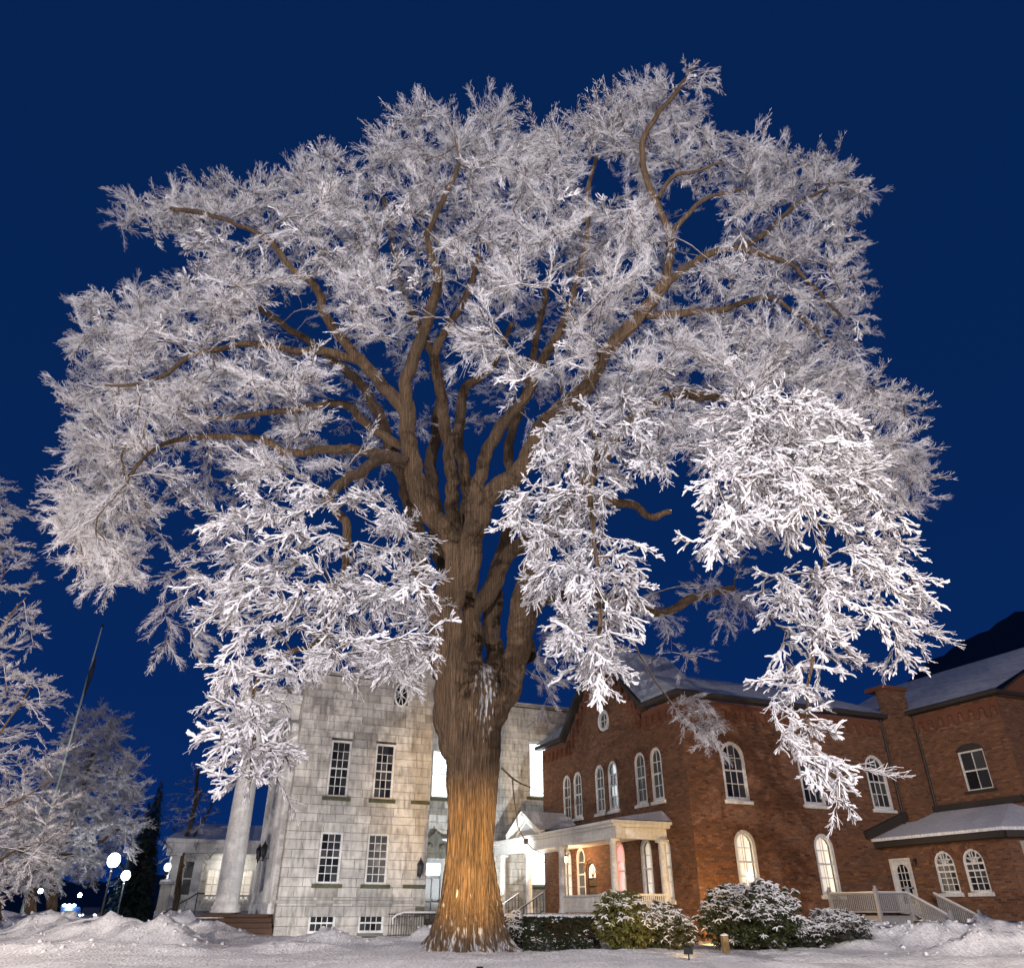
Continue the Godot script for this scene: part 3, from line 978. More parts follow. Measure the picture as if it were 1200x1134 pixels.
# ---------------------------------------------------------------- porch of the brick building
func column_mesh(h: float, r: float) -> ArrayMesh:
	var m := MB.new()
	m.lathe(Vector3.ZERO, [Vector2(r * 1.35, 0.0), Vector2(r * 1.35, 0.10), Vector2(r * 1.15, 0.12), Vector2(r * 1.2, 0.17), Vector2(r * 1.0, 0.22), Vector2(r * 1.0, h * 0.35), Vector2(r * 0.86, h - 0.26), Vector2(r * 0.98, h - 0.25), Vector2(r * 0.98, h - 0.21), Vector2(r * 0.88, h - 0.19), Vector2(r * 1.1, h - 0.10)], 20)
	m.box(Vector3(-r * 1.35, h - 0.10, -r * 1.35), Vector3(r * 1.35, h, r * 1.35))
	return m.mesh(M.white)
func porch(t: Node3D) -> void:
	var p := thing("porch", "white columned porch along the side of the brick building", "porch", Vector3.ZERO, TURN)
	var x0 := 18.1
	var x1 := 20.78
	var z0 := -43.9
	var z1 := -30.35
	var fl := MB.new()
	fl.box(Vector3(x0 - 0.15, 0.86, z0), Vector3(x1, 0.98, z1 + 0.12))
	part("floor", fl.mesh(M.grey), p)
	var sk := MB.new()
	sk.box(Vector3(x0, 0.0, z0 + 0.1), Vector3(x1, 0.858, z1))
	part("skirt", sk.mesh(M.brick_plain), p)
	var cm := column_mesh(2.80, 0.165)
	for z in [-43.2, -39.7, -35.9, -31.0]:
		part("column", cm, p, Transform3D(Basis.IDENTITY, Vector3(x0 + 0.12, 0.98, z)))
	part("column", cm, p, Transform3D(Basis.IDENTITY, Vector3(x1 - 0.25, 0.98, z1 - 0.35)))
	# entablature: architrave, frieze, cornice
	var en := MB.new()
	en.box(Vector3(x0 - 0.06, 3.78, z0), Vector3(x0 + 0.30, 4.22, z1 - 0.02))
	en.box(Vector3(x0 + 0.302, 3.78, z1 - 0.62), Vector3(x1, 4.22, z1 - 0.30))
	part("architrave", en.mesh(M.white), p)
	var co := MB.new()
	co.box(Vector3(x0 - 0.22, 4.22, z0), Vector3(x1, 4.34, z1 + 0.02))
	co.box(Vector3(x0 - 0.38, 4.34, z0), Vector3(x1, 4.46, z1 + 0.2))
	part("cornice", co.mesh(M.white), p)
	var ce := MB.new()
	ce.box(Vector3(x0 + 0.31, 3.95, z0), Vector3(x1, 4.0, z1 - 0.63))
	part("ceiling", ce.mesh(M.white), p)
	var rf := MB.new()
	rf.quad(Vector3(x0 - 0.4, 4.49, z0), Vector3(x0 - 0.4, 4.49, z1 + 0.22), Vector3(x1, 5.0, z1 - 0.5), Vector3(x1, 5.0, z0))
	rf.quad(Vector3(x0 - 0.4, 4.49, z1 + 0.22), Vector3(x1, 4.49, z1 + 0.22), Vector3(x1, 5.0, z1 - 0.5), Vector3(x1, 5.0, z1 - 0.51))
	part("snowy_roof", rf.mesh(M.snow), p)
	# small pediment over the steps
	var pd := MB.new()
	var zc := -39.3
	pd.extrude(PackedVector2Array([Vector2(-1.7, 0), Vector2(1.7, 0), Vector2(0, 0.82)]), -0.3, 0.0)
	var px := Transform3D(ZX, Vector3(x0 - 0.2, 4.47, zc))
	var ped := part("pediment", pd.mesh(M.white), p, px)
	for s in [-1.0, 1.0]:
		var rk := MB.new()
		rk.beam(Vector3(s * 2.1, 0.06, 0.08), Vector3(-s * 0.03, 1.08, 0.08), 0.34, 0.16)
		part("raking_cornice", rk.mesh(M.white), ped)
		var rs := MB.new()
		rs.quad(Vector3(s * 2.15, 0.16, 0.28), Vector3(0, 1.2, 0.28), Vector3(0, 1.2, -2.2), Vector3(s * 2.15, 0.16, -2.2))
		part("snow_cover", rs.mesh(M.snow), ped)
	var ty := MB.new()
	ty.extrude(PackedVector2Array([Vector2(-1.1, 0.1), Vector2(1.1, 0.1), Vector2(0, 0.62)]), 0.0, 0.012)
	part("tympanum", ty.mesh(M.grey), ped)
	var vt := MB.new()
	vt.box(Vector3(-0.12, -0.5, -0.01), Vector3(0.12, -0.28, 0.12))
	part("vent", vt.mesh(M.iron), ped, Transform3D(Basis.IDENTITY, Vector3(0.2, 0.12, 0.06)))
	# closed balustrades
	var ca := MB.new()
	for seg in [[-35.7, -31.2]]:
		ca.box(Vector3(x0 + 0.05, 1.62, seg[0]), Vector3(x0 + 0.2, 1.70, seg[1]))
		ca.box(Vector3(x0 + 0.06, 1.02, seg[0]), Vector3(x0 + 0.18, 1.10, seg[1]))
	ca.box(Vector3(x0 + 0.2, 1.62, z1 - 0.42), Vector3(x1 - 0.4, 1.70, z1 - 0.27))
	ca.box(Vector3(x0 + 0.2, 1.02, z1 - 0.41), Vector3(x1 - 0.4, 1.10, z1 - 0.28))
	part("rail", ca.mesh(M.white), p)
	var bl := MB.new()
	bl.box(Vector3(-0.022, 1.10, -0.022), Vector3(0.022, 1.62, 0.022))
	var bm := bl.mesh(M.white)
	var z := -35.6
	while z < -31.2:
		part("baluster", bm, p, Transform3D(Basis.IDENTITY, Vector3(x0 + 0.12, 0, z)))
		z += 0.115
	var x := x0 + 0.3
	while x < x1 - 0.45:
		part("baluster", bm, p, Transform3D(Basis.IDENTITY, Vector3(x, 0, z1 - 0.345)))
		x += 0.1
	# steps and iron handrails
	for k in 4:
		var sp := MB.new()
		sp.box(Vector3(x0 - 0.15 - 0.32 * (4 - k), 0, zc - 1.5), Vector3(x0 - 0.152, 0.215 * (k + 1) - 0.004 * k, zc + 1.5))
		part("step", sp.mesh(M.grey), p)
	for s in [-1.0, 1.0]:
		var hr := MB.new()
		var a := Vector3(x0 + 0.0, 1.85, zc + s * 1.5)
		var b := Vector3(x0 - 1.6, 0.95, zc + s * 1.5)
		hr.beam(a, b, 0.05, 0.04)
		hr.beam(a - Vector3(0, 0.75, 0), b - Vector3(0, 0.75, 0), 0.03, 0.03)
		for k in 10:
			var q := a.lerp(b, k / 9.0)
			hr.beam(q, q - Vector3(0, 0.8, 0), 0.022, 0.022)
		part("handrail", hr.mesh(M.iron), p)
		var hs := MB.new()
		hs.beam(a + Vector3(0, 0.035, 0), b + Vector3(0, 0.035, 0), 0.05, 0.04)
		part("handrail_snow", hs.mesh(M.snow_plain), p)
	# lantern under the porch
	var lt := thing("porch_lantern", "glowing glass lantern hanging under the porch ceiling", "lantern", Vector3.ZERO, TURN)
	lt.position = Basis(Vector3.UP, TURN) * Vector3(19.5, 0, -38.0)
	var lc := MB.new()
	lc.box(Vector3(-0.01, 3.6, -0.01), Vector3(0.01, 3.95, 0.01))
	lc.lathe(Vector3.ZERO, [Vector2(0.0, 3.6), Vector2(0.12, 3.5), Vector2(0.12, 3.48)], 8)
	part("hanger", lc.mesh(M.iron), lt)
	var lg := MB.new()
	lg.lathe(Vector3.ZERO, [Vector2(0.0, 3.2), Vector2(0.09, 3.22), Vector2(0.11, 3.47), Vector2(0.0, 3.48)], 10)
	part("lamp_glass", lg.mesh(glow(Color(1, 0.85, 0.6), 5.0)), lt)
	omni(lt, Vector3(0, 3.35, 0), Color(1, 0.66, 0.34), 5.0, 0.08)

# ---------------------------------------------------------------- deck beside the lean-to
func deck() -> void:
	var d := thing("deck", "grey white deck with balustrade and steps below the lit window", "deck", Vector3.ZERO, TURN)
	var x0 := 27.5
	var x1 := 31.28
	var z0 := -28.66
	var z1 := -26.0
	var nb := 0
	var x := x0
	while x < x1 - 0.05:
		var b := MB.new()
		b.cbox(Vector3(0, 0.86, z0), Vector3(0.17, 0.90, z1 + 0.06), 0.006)
		part("deck_board", b.mesh(M.grey), d, Transform3D(Basis.IDENTITY, Vector3(x, 0, 0)))
		x += 0.18
	var fs := MB.new()
	fs.box(Vector3(x0, 0.52, z1 - 0.02), Vector3(x1, 0.855, z1 + 0.03))
	fs.box(Vector3(x0 - 0.03, 0.52, z0), Vector3(x0 + 0.0, 0.855, z1 + 0.03))
	part("fascia", fs.mesh(M.grey), d)
	var po := MB.new()
	po.cbox(Vector3(-0.07, 0.0, -0.07), Vector3(0.07, 1.82, 0.07), 0.01)
	po.lathe(Vector3(0, 1.82, 0), [Vector2(0.1, 0.0), Vector2(0.1, 0.03), Vector2(0.05, 0.06), Vector2(0.07, 0.12), Vector2(0.0, 0.17)], 10)
	var pm := po.mesh(M.grey)
	for q in [Vector3(x0, 0, z0 + 0.1), Vector3(x0, 0, z1), Vector3(29.3, 0, z1), Vector3(29.1, -0.86, -24.05), Vector3(30.7, -0.86, -24.05)]:
		part("post", pm, d, Transform3D(Basis.IDENTITY, q))
	var segs := [[Vector3(x0, 0.9, z0 + 0.1), Vector3(x0, 0.9, z1)], [Vector3(x0, 0.9, z1), Vector3(29.3, 0.9, z1)], [Vector3(29.3, 0.9, z1), Vector3(29.1, 0.05, -24.05)], [Vector3(30.8, 0.9, z1), Vector3(30.7, 0.05, -24.05)]]
	for s in segs:
		var a: Vector3 = s[0]
		var b: Vector3 = s[1]
		var r := MB.new()
		r.beam(a + Vector3(0, 0.80, 0), b + Vector3(0, 0.80, 0), 0.10, 0.07)
		r.beam(a + Vector3(0, 0.14, 0), b + Vector3(0, 0.14, 0), 0.07, 0.06)
		part("rail", r.mesh(M.grey), d)
		var rs := MB.new()
		rs.beam(a + Vector3(0, 0.852, 0), b + Vector3(0, 0.852, 0), 0.10, 0.035)
		part("rail_snow", rs.mesh(M.snow_plain), d)
		var ln := a.distance_to(b)
		var n := int(ln / 0.105)
		var bl := MB.new()
		bl.box(Vector3(-0.019, 0.14, -0.019), Vector3(0.019, 0.79, 0.019))
		var bm := bl.mesh(M.grey)
		for k in range(1, n):
			part("baluster", bm, d, Transform3D(Basis.IDENTITY, a.lerp(b, k / float(n))))
	for k in 4:
		var sp := MB.new()
		sp.cbox(Vector3(29.2, 0.04, z1 + 0.05 + k * 0.46), Vector3(30.75, 0.72 - 0.18 * k, z1 + 0.5 + k * 0.46), 0.01)
		part("step", sp.mesh(M.timber), d)
		var ss := MB.new()
		ss.blob(Vector3(29.95, 0.74 - 0.18 * k, z1 + 0.3 + k * 0.46), Vector3(0.75, 0.05, 0.2), k * 1.3, 5, 14, 0.3)
		part("step_snow", ss.mesh(M.snow_plain), d)

# ---------------------------------------------------------------- the stone building
var stone_pieces := []     # [size in view, transform, tone]
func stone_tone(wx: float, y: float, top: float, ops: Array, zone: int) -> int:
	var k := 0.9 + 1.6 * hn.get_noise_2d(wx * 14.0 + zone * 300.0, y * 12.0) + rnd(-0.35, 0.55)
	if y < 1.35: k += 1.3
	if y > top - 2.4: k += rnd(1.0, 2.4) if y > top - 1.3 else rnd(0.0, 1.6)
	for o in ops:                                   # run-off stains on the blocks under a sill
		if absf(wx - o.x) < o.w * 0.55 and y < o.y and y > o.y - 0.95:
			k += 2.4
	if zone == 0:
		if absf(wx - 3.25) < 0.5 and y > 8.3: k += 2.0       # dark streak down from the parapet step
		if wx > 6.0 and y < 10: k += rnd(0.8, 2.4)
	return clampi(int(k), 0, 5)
func stone_wall(mb: MB, wx: Transform3D, w: float, y0: float, ops: Array, top_fn: Callable, zone: int, ch := 0.385) -> void:
	var y := y0
	var k := 0
	while y < 14.2:
		var h := ch * (1.0 + 0.10 * sin(k * 2.7))
		var xb: Array = top_fn.call(y + h * 0.5)
		if xb[1] - xb[0] > 0.2:
			for s in free_spans(xb[0], xb[1], y, y + h, ops):
				mb.quad(wx * Vector3(s[0], y, -0.022), wx * Vector3(s[1], y, -0.022), wx * Vector3(s[1], y + h, -0.022), wx * Vector3(s[0], y + h, -0.022))
				var x: float = s[0]
				if s[0] == xb[0] and k % 2: x -= 0.42
				while x < s[1] - 0.02:
					var l := rnd(0.62, 1.25)
					if s[1] - (x + l) < 0.35: l = s[1] - x
					var a := maxf(x, s[0])
					var b := minf(x + l, s[1])
					if b - a > 0.06:
						var bs := Basis.from_scale(Vector3(b - a - 0.018, h - 0.018, 1))
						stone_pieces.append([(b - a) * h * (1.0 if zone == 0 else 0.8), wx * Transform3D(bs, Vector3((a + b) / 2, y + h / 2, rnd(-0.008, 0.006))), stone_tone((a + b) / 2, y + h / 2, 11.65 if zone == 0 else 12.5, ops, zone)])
					x += l
		y += h
		k += 1
func stone_flush(t: Node3D) -> void:
	var u := MB.new()
	u.cbox(Vector3(-0.5, -0.5, -0.1), Vector3(0.5, 0.5, 0), 0.016)
	var meshes := []
	for i in 6:
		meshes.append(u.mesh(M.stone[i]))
	stone_pieces.sort_custom(func(a, b): return a[0] > b[0])
	var rest := [[], [], [], [], [], []]
	for i in stone_pieces.size():
		var q: Array = stone_pieces[i]
		if i < 300:
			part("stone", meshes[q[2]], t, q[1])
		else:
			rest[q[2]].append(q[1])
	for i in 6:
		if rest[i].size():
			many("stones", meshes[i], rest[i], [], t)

func wall_lantern(pos: Transform3D, label: String, lit: bool) -> void:
	var t := thing("wall_lantern", label, "wall lantern", Vector3.ZERO, TURN, "black wall lanterns")
	var a := MB.new()
	a.box(Vector3(-0.07, -0.05, 0), Vector3(0.07, 0.25, 0.03))
	a.beam(Vector3(0, 0.0, 0.02), Vector3(0, 0.0, 0.26), 0.03, 0.03)
	part("bracket", a.mesh(M.iron), t, pos)
	var g := MB.new()
	g.lathe(Vector3(0, 0.0, 0.26), [Vector2(0.04, 0.02), Vector2(0.09, 0.06), Vector2(0.14, 0.46), Vector2(0.0, 0.47)], 6)
	part("glass", g.mesh(M.lit_soft if lit else M.glass_grey), t, pos)
	var c := MB.new()
	c.lathe(Vector3(0, 0.0, 0.26), [Vector2(0.18, 0.46), Vector2(0.15, 0.52), Vector2(0.05, 0.66), Vector2(0.03, 0.72), Vector2(0.0, 0.80)], 6)
	c.lathe(Vector3(0, 0.0, 0.26), [Vector2(0.0, -0.14), Vector2(0.03, -0.1), Vector2(0.06, 0.03), Vector2(0.10, 0.07)], 6)
	for k in 6:
		var an := TAU * k / 6
		c.beam(Vector3(cos(an) * 0.10, 0.06, 0.26 + sin(an) * 0.10), Vector3(cos(an) * 0.15, 0.47, 0.26 + sin(an) * 0.15), 0.022, 0.022)
	part("cap", c.mesh(M.iron), t, pos)

func stone_building() -> void:
	var t := thing("stone_building", "weathered pale stone building with tall paned windows and columned front", "building", Vector3.ZERO, TURN)
	var mb := MB.new()
	var S1 := Transform3D(XZ, Vector3(5.6, 0, -39.0))
	var w1 := 6.85
	var ops := []
	for xc in [7.72, 9.97]:
		ops.append(op(xc - 5.6, 5.84, 1.02, 2.62))
		ops.append(op(xc - 5.6, 2.14, 1.06, 2.18))
		ops.append(op(xc - 5.6 - 0.05, 0.2, 1.2, 0.80))
	var ov := op(4.98, 10.4, 0.75, 1.25, true)
	var all_ops := ops + [ov]
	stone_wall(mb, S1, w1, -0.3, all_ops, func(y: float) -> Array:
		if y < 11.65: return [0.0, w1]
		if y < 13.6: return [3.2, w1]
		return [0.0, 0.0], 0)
	reveals(t, M.stone[1], S1, all_ops, 0.22)
	# recessed rear wall with the brightly lit windows
	var S2 := Transform3D(XZ, Vector3(12.45, 0, -44.5))
	var ops2 := [op(2.35, 6.75, 1.15, 2.65), op(8.68, 7.1, 1.25, 3.2), op(8.7, 2.33, 1.4, 2.5), op(2.1, 0.6, 1.2, 2.95)]
	stone_wall(mb, S2, 12.0, -0.3, ops2, func(y: float) -> Array: return [0.0, 12.0] if y < 12.45 else [0.0, 0.0], 1)
	reveals(t, M.stone[1], S2, ops2, 0.22)
	# front towards the street with its portico
	var S3 := Transform3D(ZX, Vector3(5.6, 0, -46.6))
	stone_wall(mb, S3, 7.6, -0.3, [], func(y: float) -> Array: return [0.0, 7.6] if y < 11.65 else [0.0, 0.0], 2)
	part("wall_bed", mb.mesh(M.joint), t)
	stone_flush(t)
	var core := MB.new()
	core.box(Vector3(6.1, 0, -46.5), Vector3(12.44, 11.5, -39.5))
	core.box(Vector3(8.95, 11.5, -46.5), Vector3(12.44, 13.5, -39.5))
	core.box(Vector3(12.4, 0, -56), Vector3(24.4, 12.3, -45.0))
	core.box(Vector3(12.25, 0, -44.9), Vector3(12.44, 13.5, -39.02))
	part("inner_walls", core.mesh(M.plaster), t)
	var cap := MB.new()
	cap.box(Vector3(5.5, 11.66, -39.5), Vector3(8.82, 11.78, -38.9))
	cap.box(Vector3(8.7, 13.62, -39.5), Vector3(12.55, 13.76, -38.9))
	cap.box(Vector3(12.5, 12.46, -45.1), Vector3(24.5, 12.6, -44.4))
	part("coping", cap.mesh(M.stone[4]), t)
	var cs := MB.new()
	cs.box(Vector3(5.5, 11.782, -39.4), Vector3(8.8, 11.86, -38.98))
	cs.box(Vector3(12.5, 12.602, -45.0), Vector3(24.5, 12.7, -44.48))
	part("coping_snow", cs.mesh(M.snow), t)
	var wt := MB.new()
	wt.cbox(Vector3(5.52, 1.36, -39.02), Vector3(12.46, 1.50, -38.93), 0.02)
	part("water_table", wt.mesh(M.stone[3]), t)
	for q in [[11.55, 5.70], [11.4, 2.0]]:
		var lg := MB.new()
		lg.cbox(Vector3(q[0] - 0.1, q[1], -39.02), Vector3(12.40, q[1] + 0.15, -38.90), 0.02)
		part("ledge", lg.mesh(M.moss), t)
	# windows
	for i in ops.size():
		var o: Dictionary = ops[i]
		var xf := S1 * Transform3D(Basis.IDENTITY, Vector3(o.x, o.y, 0))
		match i % 3:
			0: window(t, xf, o.w, o.h, false, 3, 6, "dark", 0.10, "stone")
			1:
				var w := window(t, xf, o.w, o.h, false, 3, 6, "grey" if i > 3 else "dark", 0.10, "stone")
			2: window(t, xf, o.w, o.h, false, 4, 2, "dark", 0.10, "none", "basement_window")
	var oo := PackedVector2Array(); var oi := PackedVector2Array()
	for k in 20:
		var a := TAU * k / 20
		oo.append(Vector2(cos(a) * 0.40, sin(a) * 0.66)); oi.append(Vector2(cos(a) * 0.31, sin(a) * 0.56))
	var om := MB.new()
	om.ring(oo, oi, -0.12, 0.03)
	var ow := part("oval_window", om.mesh(M.white), t, S1 * Transform3D(Basis.IDENTITY, Vector3(4.98, 11.02, 0)))
	var og := MB.new()
	og.extrude(oi, -0.08, -0.07)
	part("pane", og.mesh(M.glass), ow)
	var ob := MB.new()
	for a in [0.4, 1.2, 1.94, 2.74]:
		ob.beam(Vector3(cos(a) * 0.31, sin(a) * 0.56, -0.05), Vector3(-cos(a) * 0.31, -sin(a) * 0.56, -0.05), 0.035, 0.03)
	part("glazing_bars", ob.mesh(M.white), ow)
	for i in 3:
		var o: Dictionary = ops2[i]
		var w := window(t, S2 * Transform3D(Basis.IDENTITY, Vector3(o.x, o.y, 0)), o.w, o.h, false, 1, 2, "white", 0.09, "stone")
		w.set_meta("label", "window glowing bright white in the rear stone wall")
		area(t, S2 * Transform3D(Basis(Vector3.UP, PI), Vector3(o.x, o.y + o.h / 2, 0.0)), Vector2(o.w - 0.2, o.h - 0.2), Color(0.86, 0.95, 1.0), 5.0)
	# side door under a carved hood
	var dx := S2 * Transform3D(Basis.IDENTITY, Vector3(2.1, 0.6, 0))
	var df := MB.new()
	df.ring(outline(1.2, 2.95, false), outline(0.98, 2.8, false, 0.02), -0.16, 0.03)
	var door := part("door", df.mesh(M.grey), t, dx)
	door.set_meta("label", "grey panelled side door with lit transom under a hood")
	for q in [[-0.47, -0.02], [0.02, 0.47]]:
		for r in [[0.08, 0.9], [1.0, 2.05]]:
			var pn := MB.new()
			pn.cbox(Vector3(q[0], r[0], -0.14), Vector3(q[1], r[1], -0.08), 0.03)
			part("door_panel", pn.mesh(M.grey), door)
	var tr := MB.new()
	tr.box(Vector3(-0.47, 2.2, -0.12), Vector3(0.47, 2.78, -0.11))
	part("transom_light", tr.mesh(M.lit_white), door)
	var kn := MB.new()
	kn.blob(Vector3(0.06, 1.0, -0.05), Vector3(0.04, 0.04, 0.05), 1.0, 6, 8, 0.0)
	part("handle", kn.mesh(M.iron), door)
	var hd := MB.new()
	hd.extrude(PackedVector2Array([Vector2(-1.0, 3.25), Vector2(1.0, 3.25), Vector2(1.08, 3.42), Vector2(0.72, 3.62), Vector2(0.5, 4.0), Vector2(0.1, 4.25), Vector2(0.0, 4.45), Vector2(-0.1, 4.25), Vector2(-0.5, 4.0), Vector2(-0.72, 3.62), Vector2(-1.08, 3.42)]), 0.0, 0.4)
	hd.extrude(PackedVector2Array([Vector2(-0.8, 3.02), Vector2(0.8, 3.02), Vector2(0.86, 3.24), Vector2(-0.86, 3.24)]), 0.0, 0.26)
	for s in [-1.0, 1.0]:
		hd.box(Vector3(s * 0.72, 2.55, 0.0), Vector3(s * 0.90, 3.02, 0.22))
		hd.blob(Vector3(s * 0.4, 3.62, 0.42), Vector3(0.2, 0.14, 0.06), s, 6, 10, 0.3)
	var hood := part("door_hood", hd.mesh(M.stone[5]), t, dx)
	hood.set_meta("label", "dark carved stone hood over the side door")
	var hs := MB.new()
	hs.blob(Vector3(0.55, 3.95, 0.25), Vector3(0.35, 0.1, 0.2), 2.0, 6, 12, 0.3)
	part("hood_snow", hs.mesh(M.snow_plain), hood)
	wall_lantern(S1 * Transform3D(Basis.IDENTITY, Vector3(6.45, 2.55, 0)), "black wall lantern on the stone wall beside the side door", false)
	# portico: pilasters, column, entablature, floor
	var pl := MB.new()
	pl.cbox(Vector3(-0.42, 0.95, -0.02), Vector3(0.42, 9.2, 0.22), 0.03)
	for k in 4:
		pl.cbox(Vector3(-0.34 + k * 0.19, 1.4, 0.2), Vector3(-0.23 + k * 0.19, 8.7, 0.245), 0.015)
	pl.box(Vector3(-0.52, 0.95, 0), Vector3(0.52, 1.35, 0.3))
	pl.box(Vector3(-0.52, 8.8, 0), Vector3(0.52, 9.2, 0.32))
	var pmesh := pl.mesh(M.white)
	for q in [0.9, 2.9, 4.9, 6.9]:
		part("pilaster", pmesh, t, Transform3D(ZX, Vector3(5.58, 0, -39.05 - q)))
	var cl := MB.new()
	cl.lathe(Vector3.ZERO, [Vector2(0.0, 0.0), Vector2(0.66, 0.0), Vector2(0.66, 0.12), Vector2(0.60, 0.16), Vector2(0.64, 0.26), Vector2(0.55, 0.36), Vector2(0.52, 0.5), Vector2(0.52, 2.6), Vector2(0.44, 8.0), Vector2(0.50, 8.05), Vector2(0.50, 8.12), Vector2(0.45, 8.16), Vector2(0.60, 8.36)], 32)
	cl.box(Vector3(-0.66, 8.36, -0.66), Vector3(0.66, 8.5, 0.66))
	var cmesh := cl.mesh(M.white)
	for z in [-40.6]:
		part("column", cmesh, t, Transform3D(Basis.IDENTITY, Vector3(3.62 if z == -40.6 else 3.62, 0.96, z)))
	var en := MB.new()
	en.box(Vector3(3.0, 9.46, -46.5), Vector3(5.58, 10.2, -39.9))
	en.box(Vector3(2.8, 10.2, -46.6), Vector3(5.58, 10.36, -39.7))
	en.box(Vector3(2.6, 10.36, -46.7), Vector3(5.58, 10.6, -39.5))
	part("entablature", en.mesh(M.white), t)
	var es := MB.new()
	es.quad(Vector3(2.6, 10.62, -39.5), Vector3(5.58, 11.1, -39.5), Vector3(5.58, 11.1, -46.7), Vector3(2.6, 10.62, -46.7))
	part("portico_snow", es.mesh(M.snow), t)
	var pf := MB.new()
	pf.box(Vector3(2.6, 0, -46.6), Vector3(5.58, 0.95, -39.6))
	part("portico_floor", pf.mesh(M.tread), t)
	for k in 5:
		var sp := MB.new()
		sp.cbox(Vector3(2.0, 0.0 - 0.3, -39.58 - 0.0), Vector3(5.5, 0.80 - 0.185 * k, -39.25 + 0.33 * k), 0.012)
		part("step", sp.mesh(M.tread), t, Transform3D(Basis.IDENTITY, Vector3(0, 0, 0.001 * k)))
		var ss := MB.new()
		ss.blob(Vector3(2.7, 0.81 - 0.185 * k, -39.35 + 0.33 * k), Vector3(0.8, 0.03, 0.10), k, 4, 12, 0.4)
		part("step_snow", ss.mesh(M.snow_plain), t)
	wall_lantern(Transform3D(ZX, Vector3(5.34, 3.3, -41.95)), "black lantern on the pilaster nearer the stone corner", false)
	wall_lantern(Transform3D(ZX, Vector3(5.34, 3.3, -43.95)), "black lantern on the second pilaster from the stone corner", false)
	# stair handrail left of the portico steps
	var hr := thing("step_handrail", "dark metal handrail beside the portico steps", "handrail", Vector3.ZERO, TURN)
	var hm := MB.new()
	hm.tube(PackedVector3Array([Vector3(0.6, 0.75, -37.9), Vector3(2.3, 1.75, -40.2), Vector3(2.6, 1.75, -40.6)]), PackedFloat32Array([0.03, 0.03, 0.03]), 8)
	part("rail", hm.mesh(M.iron), hr)
	for q in [Vector3(0.62, 0, -37.93), Vector3(2.3, 0, -40.2)]:
		var pm := MB.new()
		pm.tube(PackedVector3Array([q + Vector3(0, -0.1, 0), q + Vector3(0, 0.78 if q.x < 1 else 1.73, 0)]), PackedFloat32Array([0.025, 0.025]), 8)
		part("post", pm.mesh(M.iron), hr)
	# white curved handrail and black railing by the side door
	var sr := thing("side_handrail", "white curved handrail at the side door steps", "handrail", Vector3.ZERO, TURN)
	var sm := MB.new()
	sm.tube(PackedVector3Array([Vector3(10.75, 0.55, -38.3), Vector3(10.72, 0.78, -38.3), Vector3(10.9, 0.92, -38.3), Vector3(11.25, 1.02, -38.3), Vector3(13.4, 1.02, -38.3)]), PackedFloat32Array([0.035, 0.04, 0.04, 0.04, 0.04]), 8)
	part("rail", sm.mesh(M.white), sr)
	var sq := MB.new()
	sq.tube(PackedVector3Array([Vector3(12.9, -0.1, -38.3), Vector3(12.9, 1.0, -38.3)]), PackedFloat32Array([0.03, 0.03]), 8)
	part("post", sq.mesh(M.white), sr)
	var ir := thing("iron_railing", "black iron railing guarding the basement steps of the stone building", "railing", Vector3.ZERO, TURN)
	var im := MB.new()
	im.beam(Vector3(10.6, 0.95, -38.6), Vector3(13.2, 0.95, -38.6), 0.04, 0.04)
	im.beam(Vector3(10.6, 0.12, -38.6), Vector3(13.2, 0.12, -38.6), 0.03, 0.03)
	part("rail", im.mesh(M.iron), ir)
	var bm := MB.new()
	bm.box(Vector3(-0.01, 0.0, -0.01), Vector3(0.01, 0.94, 0.01))
	var bmesh := bm.mesh(M.iron)
	for k in 22:
		part("baluster", bmesh, ir, Transform3D(Basis.IDENTITY, Vector3(10.65 + k * 0.12, 0, -38.6)))

